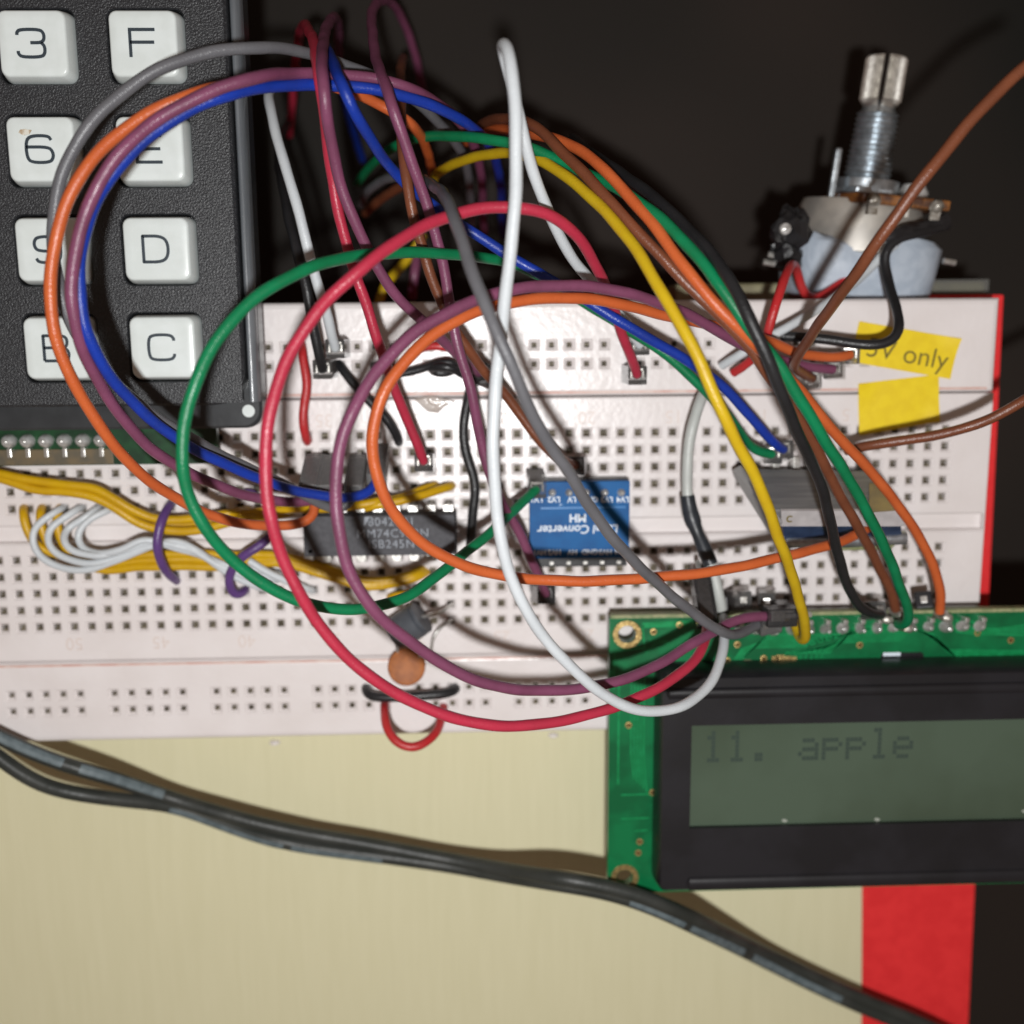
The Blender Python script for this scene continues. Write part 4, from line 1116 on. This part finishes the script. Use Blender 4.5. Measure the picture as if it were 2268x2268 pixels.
jw('grey', [(1432, 1177, 12), (1410, 1189, 14), (1386, 1198, 16.5), (1363, 1194, 18.5), (1330, 1173, 20.5), (1285, 1139, 23), (1239, 1101, 26), (1210, 1075, 28.5), (1175, 1038, 31), (1138, 990, 33.5), (1106, 943, 36), (1074, 891, 38.5), (1043, 846, 40.5), (1011, 795, 42.5), (987, 738, 44), (958, 673, 45), (940, 634, 45), (920, 592, 44.5), (895, 533, 43), (874, 466, 40), (858, 415, 37), (843, 379, 32), (826, 356, 24), (808, 343, 15), (787, 335, 6), (762, 332, 0), (735, 335, -5), (711, 346, -10), (692, 362, -16), (681, 385, -24)],
   'grey jumper wire crossing over the white one down to the display', e0=dict(d=(1, .1, -.3), ln=3.4, back=.3, mt=M_SHELL))
jw('white', [(1207, 652, 6), (1190, 622, 8), (1160, 585, 11), (1125, 541, 14.5), (1084, 495, 18), (1060, 456, 20.5), (1037, 405, 23), (1020, 363, 25), (1005, 317, 26.5), (990, 262, 28), (974, 190, 29), (958, 128, 30), (949, 97, 31), (950, 84, 33), (957, 88, 35.5), (964, 115, 37), (970, 155, 38), (973, 210, 38.5), (973, 265, 38.5), (972, 320, 38.5), (970, 383, 38.5), (965, 450, 38.5), (957, 518, 38.5), (949, 596, 39), (940, 665, 39.5), (934, 730, 40), (932, 800, 40), (933, 870, 40), (937, 940, 39.5), (944, 1012, 39), (957, 1068, 38.5), (976, 1117, 38), (1004, 1171, 37), (1035, 1216, 35.5), (1080, 1263, 34), (1130, 1305, 32), (1185, 1334, 30), (1233, 1343, 28), (1285, 1331, 25.5), (1326, 1304, 22.5), (1353, 1267, 19.5), (1365, 1235, 17), (1368, 1207, 14.5), (1367, 1180, 12), (1365, 1165, 9)],
   'long white jumper wire with a tight loop at its top, nearest the lens', e0=down(8))
jw('yellow', [(815, 350, -14), (822, 332, -9), (842, 318, -4), (877, 302, 2), (927, 292, 8), (975, 292, 13), (1017, 302, 17), (1060, 327, 21), (1110, 367, 25), (1160, 417, 29), (1210, 482, 33), (1246, 545, 36), (1287, 613, 38), (1319, 677, 39), (1346, 743, 39.5), (1372, 801, 39), (1398, 852, 37.5), (1421, 893, 36), (1443, 945, 34), (1465, 1010, 30.5), (1488, 1063, 27), (1507, 1125, 22), (1519, 1175, 17.5), (1521, 1203, 14.5), (1513, 1212, 12.5), (1504, 1195, 11), (1499, 1172, 9.5)],
   'yellow jumper wire arching over all others and hooking into the display pins')
jw('brown', [(895, 262, -12), (905, 240, -5), (925, 228, 2), (950, 224, 8), (985, 228, 13), (1020, 245, 17), (1067, 290, 21), (1111, 334, 24), (1161, 391, 27), (1211, 444, 28.5), (1260, 497, 29.5), (1300, 541, 30), (1345, 587, 30), (1385, 627, 30), (1420, 666, 29.5), (1446, 703, 29), (1480, 750, 27.5), (1515, 802, 25.5), (1541, 845, 24), (1572, 905, 21), (1606, 969, 18), (1636, 1025, 15), (1660, 1073, 12.5), (1680, 1113, 10.5), (1690, 1150, 9)],
   'brown jumper wire running between yellow and green down to the display', )
jw('orange', [(880, 268, -14), (895, 252, -8), (925, 243, -1), (960, 244, 5), (1000, 250, 10), (1040, 260, 15), (1080, 276, 18.5), (1115, 299, 21.5), (1145, 324, 24), (1194, 378, 27), (1240, 433, 30), (1277, 487, 32), (1319, 538, 33.5), (1358, 583, 34), (1393, 618, 34), (1425, 650, 33), (1480, 705, 29.5), (1530, 760, 26), (1571, 812, 23.5), (1621, 866, 20.5), (1671, 922, 17.5), (1715, 982, 14.5), (1748, 1040, 12), (1767, 1085, 10.5), (1775, 1123, 9), (1773, 1155, 8)],
   'orange jumper wire swinging to the far end of the display pins', )
jw('green', [(675, 345, -22), (690, 322, -16), (706, 304, -11), (735, 282, -5), (775, 265, 1), (815, 258, 6), (862, 257, 10), (927, 264, 14), (1010, 282, 17), (1077, 313, 19), (1144, 343, 23), (1190, 372, 26), (1235, 405, 29), (1275, 440, 31), (1313, 480, 33), (1346, 521, 34.5), (1372, 557, 35.5), (1395, 595, 36), (1418, 628, 36), (1448, 660, 35.5), (1478, 700, 35), (1505, 742, 34), (1535, 792, 33), (1564, 845, 31), (1608, 915, 27), (1641, 975, 24), (1671, 1041, 20), (1697, 1104, 16.5), (1715, 1150, 13.5), (1716, 1172, 12), (1706, 1182, 10.5), (1694, 1178, 9)],
   'green jumper wire with a sparkling sheen down to the display pins', )
jw('black', [(1080, 262, -2), (1110, 288, 6), (1160, 322, 14), (1230, 369, 22), (1291, 424, 28.5), (1330, 460, 32), (1362, 500, 35), (1388, 541, 37.5), (1408, 582, 39), (1424, 619, 39.5), (1441, 657, 39.5), (1459, 704, 39), (1478, 752, 37.5), (1498, 805, 35), (1520, 855, 32), (1545, 910, 28.5), (1565, 978, 24), (1581, 1040, 20), (1601, 1105, 16), (1626, 1145, 13), (1650, 1160, 11), (1662, 1160, 9)],
   'black jumper wire lying beside the sparkling green one', )
jw('brown', [(1532, 714, 5), (1515, 703, 8), (1497, 691, 10), (1500, 680, 12), (1521, 645, 17), (1548, 608, 22), (1598, 538, 29), (1648, 465, 33), (1704, 390, 35), (1755, 324, 36), (1805, 260, 36), (1855, 200, 36), (1905, 152, 36), (1960, 108, 36), (2030, 70, 35)],
   'brown jumper wire rising across the potentiometer and out of view', e0=dict(d=(.3, -.2, -1), ln=3.5, back=.4, mt=M_SHELL))
jw('brown', [(1596, 850, 9), (1628, 843, 11), (1688, 835, 13), (1755, 824, 14.5), (1822, 808, 16), (1875, 788, 17), (1921, 762, 18), (1975, 730, 18), (2060, 690, 18)],
   'brown jumper wire leaving across the blank yellow sticker', )
for x, y in ((1499, 1174), (1688, 1152), (1773, 1158), (1696, 1178), (1661, 1162)):
    q = P(x, y, LZ)
    m = MB(); m.lathe([(1.15, 0), (1.05, .6), (.8, 1.6), (.75, 2.6), (.2, 3.0)], Matrix.Translation((q.x, q.y, LZ - .02)) @ Matrix.Rotation(random.uniform(-.2, .2), 4, 'Y') @ Matrix.Diagonal((1, .8, 1, 1)), 9)
    m.v = [a + Vector((random.uniform(-.1, .1), random.uniform(-.1, .1), 0)) for a in m.v]
    m.build('solder_blob', M_DULL, lcd, smooth=True)
# --- leads of the potentiometer
HG, HN = 'solid hook-up wires pushed into the board', 'hookup_wire'
PG = 'leads of the potentiometer'
jw('scarlet', [(1384, 703, 2.5), (1400, 694, 4), (1415, 684, 5), (1438, 662, 7), (1449, 632, 9), (1460, 584, 10), (1477, 532, 8), (1487, 506, 5), (1494, 497, 1), (1502, 506, -2), (1507, 528, -3), (1512, 550, -3.5), (1523, 564, -4), (1545, 560, -5), (1584, 535, -6), (1646, 489, -7)],
   'bright red lead bent in a hump below the potentiometer', r=.65, name='potentiometer_lead', group=PG)
jw('white', [(1362, 690, 2.5), (1380, 679, 4), (1397, 668, 5), (1430, 647, 6), (1464, 627, 6), (1517, 598, 5), (1570, 567, 2), (1610, 537, -1), (1643, 507, -3), (1665, 480, -3), (1690, 460, -2)],
   'white lead running from the board under the brown wire to the taped pot', r=.65, name='potentiometer_lead', group=PG)
jw('black', [(1474, 634, 5), (1510, 636, 6), (1555, 641, 7), (1600, 647, 8), (1640, 652, 9), (1672, 652, 9), (1690, 642, 9), (1698, 620, 8.5), (1695, 594, 6), (1686, 562, 3), (1676, 525, 0), (1666, 492, -1), (1668, 468, -1), (1690, 450, -1), (1730, 440, -2), (1780, 428, -4)],
   'black lead with a square bend over the 5V sticker', r=.7, name='potentiometer_lead', group=PG)

# --- short hook-up wires on the board
def hw(col, pts, label, r=.62, group=HG, **k):
    return wire(col, pts, label, group=group, r=r, name=HN, smooth=3, step=.5, **k)


hw('scarlet', [(570, 650, -.5), (570, 655, 1.2), (575, 688, 1.8), (580, 725, 2), (577, 752, 2), (573, 781, 2), (575, 812, 1.6), (579, 828, 1), (580, 834, -.5)], 'short red hook-up wire linking upper rail and board beside the keypad', r=.66)
hw('black', [(638, 686, -.5), (641, 689, 1.2), (655, 708, 2), (676, 732, 2.4), (705, 763, 2.6), (727, 787, 2.6), (742, 808, 2), (751, 828, 1), (753, 836, -.5)], 'short black hook-up wire crossing diagonally under the purple loop', r=.66)
hw('black', [(706, 690, -.5), (712, 694, 1.5), (735, 704, 2), (760, 706, 2.2), (797, 697, 2.6), (828, 686, 3.4), (850, 684, 3.6), (860, 693, 3.0), (848, 703, 2.2), (825, 704, 2.0), (812, 697, 2.4), (828, 692, 4.0), (850, 694, 4.4), (872, 706, 3), (893, 715, 2.4), (915, 720, 2), (935, 716, -.5)], 'black hook-up wire twisted into a little knot on the upper rail', r=.6)
hw('scarlet', [(786, 658, -.5), (790, 657, 1.2), (812, 654, 2), (840, 654, 2), (866, 660, 1.6), (880, 664, -.5)], 'short red hook-up wire half hidden on the upper rail')
hw('black', [(889, 722, -.3), (887, 735, 1.5), (881, 770, 2.2), (875, 805, 2.4), (877, 838, 2.4), (885, 870, 2.4), (894, 900, 2.4), (897, 930, 2.4), (894, 965, 2.2), (891, 1000, 1.8), (888, 1025, 1), (887, 1032, -.5)], 'black hook-up wire running down the board right of the chip', r=.7)
o, q = wire('milk', [(1344, 716, -.3), (1338, 726, 2), (1326, 745, 4), (1312, 778, 5), (1302, 815, 5.5), (1297, 855, 5.5), (1295, 900, 5.5), (1297, 940, 5.5), (1305, 985, 6), (1322, 1022, 7), (1340, 1062, 8), (1350, 1092, 8.5), (1357, 1122, 9), (1362, 1150, 8)],
            'white hook-up wire with a black sleeve joining board and display', group=HG, r=.78, name=HN)
n0 = [min(range(len(q)), key=lambda i, a=a: (q[i] - a).length) for a in (P(1297, 934, 5.5), P(1342, 1066, 8))]
seg = q[n0[0]:n0[1] + 1]
m = MB(); m.tube(seg, lambda t: 1.0 + .22 * math.exp(-((t - .35) / .1) ** 2) + .1 * math.sin(9 * t), 14); m.build('heat_shrink_sleeve', W['shrink'], o, smooth=True)
YG = 'yellow hook-up wires in flat bundles'
for k, (dy, dh, en) in enumerate(((0, 0, (700, 948)), (11, 1.1, (692, 960)), (-9, 1.2, (470, 962)))):
    s_ = ['yellow hook-up wire along the top of the left bundle', 'yellow hook-up wire in the middle of the left bundle', 'yellow hook-up wire dipping out of the left bundle'][k]
    pts = [(-25, 893 + dy * .2, 2), (0, 897 + dy * .5, 2 + dh), (67, 914 + dy * .8, 2.4 + dh), (133, 921 + dy * .7, 2.6 + dh), (178, 928 + dy * .8, 2.6 + dh), (215, 947 + dy * .9, 2.6 + dh), (253, 970 + dy, 2.4 + dh), (290, 985 + dy * .9, 2.2 + dh), (333, 990 + dy, 2 + dh), (385, 987 + dy, 2 + dh), (440, 975 + dy * .8, 1.8 + dh), (en[0] - 28, en[1] + 6, 1.5 + dh), (en[0], en[1], -.3)]
    if k == 0: pts = pts[:-2] + [(520, 962, 2.4), (590, 958, 4), (650, 955, 5), (690, 950, 5.5), (715, 945, 5), (735, 942, 4)]
    if k == 1: pts = pts[:-2] + [(500, 975, 2.2), (540, 970, 1.2), (549, 966, -.4)]
    hw('amber', pts, s_, r=.66, group=YG)
hw('amber', [(690, 957, 5), (712, 953, 5.4), (745, 948, 5), (771, 941, 4.5), (800, 934, 3.6), (827, 924, 2.4), (847, 918, 1.2), (853, 916, -.4)], 'yellow hook-up wire end poking out right of the orange loop', r=.66, group=YG)
hw('amber', [(700, 950, 4), (735, 945, 4), (770, 934, 3.4), (800, 922, 2.2), (818, 916, .8), (822, 914, -.4)], 'yellow hook-up wire end tucked just above its neighbour right of the chip', r=.62, group=YG)
for k in range(3):
    dy = -12 + 11.5 * k
    s_ = ['upper', 'middle', 'lower'][k]
    pts = [(45 + 34 * k, 958, -.4), (44 + 33 * k, 968, 1.4), (50 + 30 * k, 1000, 1.8), (75 + 25 * k, 1035, 1.8), (130 + 10 * k, 1056 + dy * .4, 1.6), (200, 1066 + dy * .8, 1.7), (266, 1058 + dy, 2), (333, 1056 + dy, 2), (400, 1057 + dy, 2), (440, 1059 + dy, 2), (483, 1055 + dy * .8, 2), (533, 1056 + dy * .7, 2.2), (594, 1072 + dy * .6, 2.4), (644, 1090 + dy * .5, 2.4), (694, 1102 + dy * .45, 2.2), (744, 1098 + dy * .4, 2), (785 + 4 * k, 1083 + dy * .3, 1.2), (798 + 3 * k, 1076 + dy * .3, -.4)]
    hw('amber', pts, 'yellow hook-up wire, ' + s_ + ' of three in the bundle under the chip', r=.64, group=YG)
hw('amber', [(736, 1126, -.4), (740, 1125, 1), (752, 1124, 1.4), (764, 1121, 1), (770, 1119, -.4)], 'short yellow hook-up wire stub below the green loop', r=.64, group=YG)
WG = 'thin white hook-up wires in one bundle'
for k in range(4):
    t = k / 3.0
    x0 = 108 + 34 * k
    x1 = 62 + 30 * k
    s_ = ['outermost', 'second outermost', 'second innermost', 'innermost'][k]
    if k < 3:
        low = 1076 - 13 * k
        pts = [(x0 + 12, 957, -.4), (x0 + 4, 961, 1.5), (x0 - 16 + 8 * t, 974, 2.4), (x1 + 4, 998, 3), (x1, 1023, 3.2 + .6 * k), (x1 + 16, 1050 - 5 * k, 3.4 + .6 * k), (x1 + 58 - 8 * k, low - 3, 3.6 + .6 * k), (165 + 10 * k, low, 3.8 + .5 * k), (225 + 6 * k, 1058 - 9 * k, 4), (275 + 4 * k, 1036 - 6 * k, 3.8)]
    else:
        pts = [(212, 956, -.4), (206, 962, 1.5), (180, 975, 2.4), (156, 996, 3.2), (148, 1018, 3.6), (160, 1038, 4), (192, 1046, 4.6), (232, 1036, 4.8), (272, 1018, 4.4)]
    pts += [(330, 1026 + 4 * k - 5, 3.4), (366, 1040 + 3 * k - 6, 3.2), (412 + 3 * k, 1070 - 2 * k, 3), (452 + 10 * k, 1092 - 6 * k, 2.2), (486 + 14 * k, 1107 - 8 * k, 1.2), (496 + 14 * k, 1111 - 8 * k, -.4)]
    hw('white', pts, 'thin white hook-up wire, ' + s_ + ' of the four at the left', r=.52, group=WG)
hw('white', [(470, 1058, 3), (500, 1076, 3), (530, 1090, 2.6), (560, 1102, 2), (585, 1112, 1), (590, 1114, -.4)], 'thin white hook-up wire slanting under the green loop', r=.55, group=WG)
VG = 'violet hook-up wires bridging the channel'
hw('violet', [(325, 948, -.4), (322, 955, 3), (311, 973, 5), (302, 998, 6), (299, 1030, 6), (304, 1055, 5), (314, 1076, 3.6), (327, 1090, 1.6), (334, 1096, -.4)], 'violet hook-up wire holding down the yellow bundle', r=.66, group=VG)
hw('violet', [(513, 985, -.3), (513, 1000, 2), (506, 1014, 4), (486, 1032, 5), (462, 1047, 5), (442, 1066, 4.4), (433, 1090, 3.6), (436, 1110, 3), (446, 1122, 2.4), (458, 1117, 1.4), (464, 1111, -.4)], 'violet hook-up wire bent like a hook left of the red loop', r=.66, group=VG)
hw('violet', [(452, 938, -.4), (454, 936, 1), (464, 930, 2), (478, 932, 1.2), (482, 936, -.4)], 'short violet hook-up wire under the blue wire', r=.6, group=VG)
hw('black', [(691, 1296, -.4), (690, 1302, 1), (694, 1310, 1.6), (712, 1315, 2.2), (750, 1314, 2.4), (800, 1311, 2.2), (840, 1308, 1.6), (858, 1303, 1), (860, 1297, -.4)], 'black hook-up wire lying on the lower rail by the orange disc', r=.72)
hw('scarlet', [(727, 1326, -.4), (725, 1332, 2), (727, 1355, 5), (736, 1384, 7), (758, 1404, 8), (784, 1408, 8), (807, 1397, 7), (825, 1377, 5), (833, 1354, 2.5), (836, 1338, 1), (837, 1332, -.4)], 'red hook-up wire looped over the lower board edge', r=.66)

for k, (x, y, h, d_, ln_, mt_, lb) in enumerate((
        (1331, 1128, 6.5, (.1, -.2, -1), 6, M_SHELLD, 'dark plug with a brassy tip leftmost on the display header'),
        (1358, 1142, 8, (.25, -.3, -1), 6, M_BLACKP, 'dark grey plug under the white wire on the display header'),
        (1403, 1132, 7.5, (0, -.2, -1), 6.5, M_SHELL, 'clear plug standing between the dark plugs on the display header'),
        (1447, 1135, 7, (.3, -.15, -1), 6, M_SHELL, 'tilted clear plug left of the black plug on the display header'),
        (1487, 1160, 10, (.05, -.1, -1), 6, M_BLACKP, 'glossy black plug left of the yellow wire on the display header'),
        (1743, 1131, 7, (.4, -.5, -1), 6, M_BLACKP, 'black plug beside the far orange wire on the display header'),
        (1660, 1150, 8, (-.3, -.4, -1), 5, M_SHELL, 'clear plug at the foot of the black wire on the display header'))):
    p_ = P(x, y, h)
    e_ = empty('header_plug', p_ + Vector(d_).normalized() * ln_)
    tag(e_, lb, 'plug', 'plugs on the display header')
    M = frame_from(d_, p_)
    m = MB(); m.rings([[M @ Vector((a * w_, b * w_, z_)) for a, b in ((-1, -1), (1, -1), (1, 1), (-1, 1))] for w_, z_ in ((1.2, 0), (1.25, 1.0), (1.25, ln_))]); m.build('plug_body', mt_, e_, bevel=.15)
    m = MB(); m.box((-.5, -.5, -.25), (.5, .5, .3), M); m.build('crimp', M_GOLD if k == 0 else M_TIN, e_, bevel=.1)
# loose wires and plugs in the dark behind the board
BG = 'wires hanging in the dark behind the board'
jw('purple', [(562, 200, -72), (572, 232, -72), (590, 275, -72), (622, 335, -72), (650, 380, -74)], 'dim purple wire deep behind the white one', group=BG, r=.75)
jw('grey', [(548, 240, -68), (560, 268, -68), (575, 318, -70), (592, 362, -72), (608, 410, -74), (616, 440, -76)], 'dim grey wire deep behind the white one', group=BG, r=.75)
jw('brown', [(690, 402, -30), (715, 376, -24), (745, 356, -18), (775, 346, -14)], 'dim brown wire curling below the grey arch', group=BG, r=.75)
jw('yellow', [(800, 440, -24), (770, 490, -24), (740, 520, -22), (722, 545, -20), (714, 575, -20)], 'dim yellow wire ending behind the upper rail', group=BG, r=.75)
jw('purple', [(790, 425, -26), (788, 470, -24), (783, 510, -22), (780, 532, -22), (778, 560, -24)], 'short purple wire hanging behind the brown one', group=BG, r=.75)

# ---------------------------------------------------------------- two-core cable in front
ca_ = empty('power_cable', P(600, 1585, -2))
tag(ca_, 'charcoal two core cable with pale dashes drooping across the cream box', 'cable')
up = [(-40, 1372, 3.5), (0, 1392, 3.5), (52, 1416, 3.5), (106, 1437, 3.5), (160, 1454, 3.2), (212, 1468, 1.5), (265, 1486, -0.2), (318, 1504, -1.9), (370, 1521, -1.6), (423, 1536, -1.0), (476, 1551, -1.0), (529, 1563, -1.0), (600, 1577, -2.0), (670, 1588, -2.0), (760, 1605, -2.0), (850, 1622, -2.0), (950, 1640, 0.9), (1050, 1656, 7.7), (1120, 1668, 8.3), (1180, 1681, 8.3), (1240, 1702, 8.3), (1300, 1728, 6.9), (1380, 1766, 1.3), (1460, 1806, -3.2), (1550, 1850, -3.5), (1640, 1890, -3.5), (1740, 1930, -3.5), (1850, 1985, -3.5)]
lo_ = [(-40, 1402, 3.5), (0, 1430, 3.5), (35, 1457, 3.5), (71, 1478, 3.5), (105, 1490, 3.5), (141, 1497, 3.5), (195, 1505, 2.0), (247, 1511, 0.4), (290, 1515, -1.0), (335, 1522, -3.0), (380, 1538, -3.0), (423, 1554, -2.6), (476, 1573, -2.0), (529, 1588, -1.0), (600, 1600, -2.0), (670, 1609, -2.0), (760, 1621, -2.0), (850, 1634, -2.0), (950, 1652, 0.6), (1050, 1668, 6.7), (1120, 1679, 7.3), (1180, 1694, 7.3), (1240, 1716, 7.3), (1300, 1744, 6.0), (1380, 1782, 0.8), (1460, 1822, -3.3), (1550, 1866, -3.5), (1640, 1906, -3.5), (1740, 1946, -3.5), (1850, 2001, -3.5)]
qu, ql = spline([P(*a) for a in up], 1.2, 8), spline([P(*a) for a in lo_], 1.2, 8)
m = MB(); m.tube(qu, 1.12, 14); c1 = m.build('core', W['cable'], ca_, smooth=True)
m = MB(); m.tube(ql, 1.12, 14); c2 = m.build('core', W['cable'], ca_, smooth=True)


def dashes(core, q, x0s, facing):
    """pale printed bars that follow the core's skin"""
    for a, b in x0s:
        i0 = min(range(len(q)), key=lambda i: (q[i] - P(*a)).length)
        i1 = min(range(len(q)), key=lambda i: (q[i] - P(*b)).length)
        mb = MB()
        rs = []
        for i in range(i0, i1 + 1):
            t = (q[min(i + 1, len(q) - 1)] - q[max(i - 1, 0)]).normalized()
            n_ = facing - t * facing.dot(t)
            n_.normalize()
            b_ = t.cross(n_)
            rs.append([q[i] + (n_ * math.cos(math.radians(g)) + b_ * math.sin(math.radians(g))) * 1.135 for g in range(-36, 37, 12)])
        if len(rs) > 1:
            mb.rings(rs, cap=False, closed=False)
            mb.build('printed_dash', M_DASH, core, smooth=True)


fc = (CAM - P(300, 1500, 6)).normalized() + Vector((0, .1, 0))
dashes(c1, qu, [((-40, 1372, 6), (118, 1441, 6)), ((146, 1450, 6), (322, 1505, 6))], fc)
fc2 = (CAM - P(600, 1500, 6)).normalized() + Vector((0, -.9, 0))
dashes(c2, ql, [((345, 1526, 5), (530, 1588, 7)), ((552, 1592, 7), (720, 1616, 9))], fc2)
fc3 = (CAM - P(1300, 1750, 6)).normalized() + Vector((0, -.2, 0))
dashes(c2, ql, [((1200, 1700, 9.5), (1300, 1744, 8.4)), ((1322, 1754, 8.3), (1470, 1827, 6.3)), ((1490, 1838, 6.2), (1640, 1906, 4.6))], fc3)
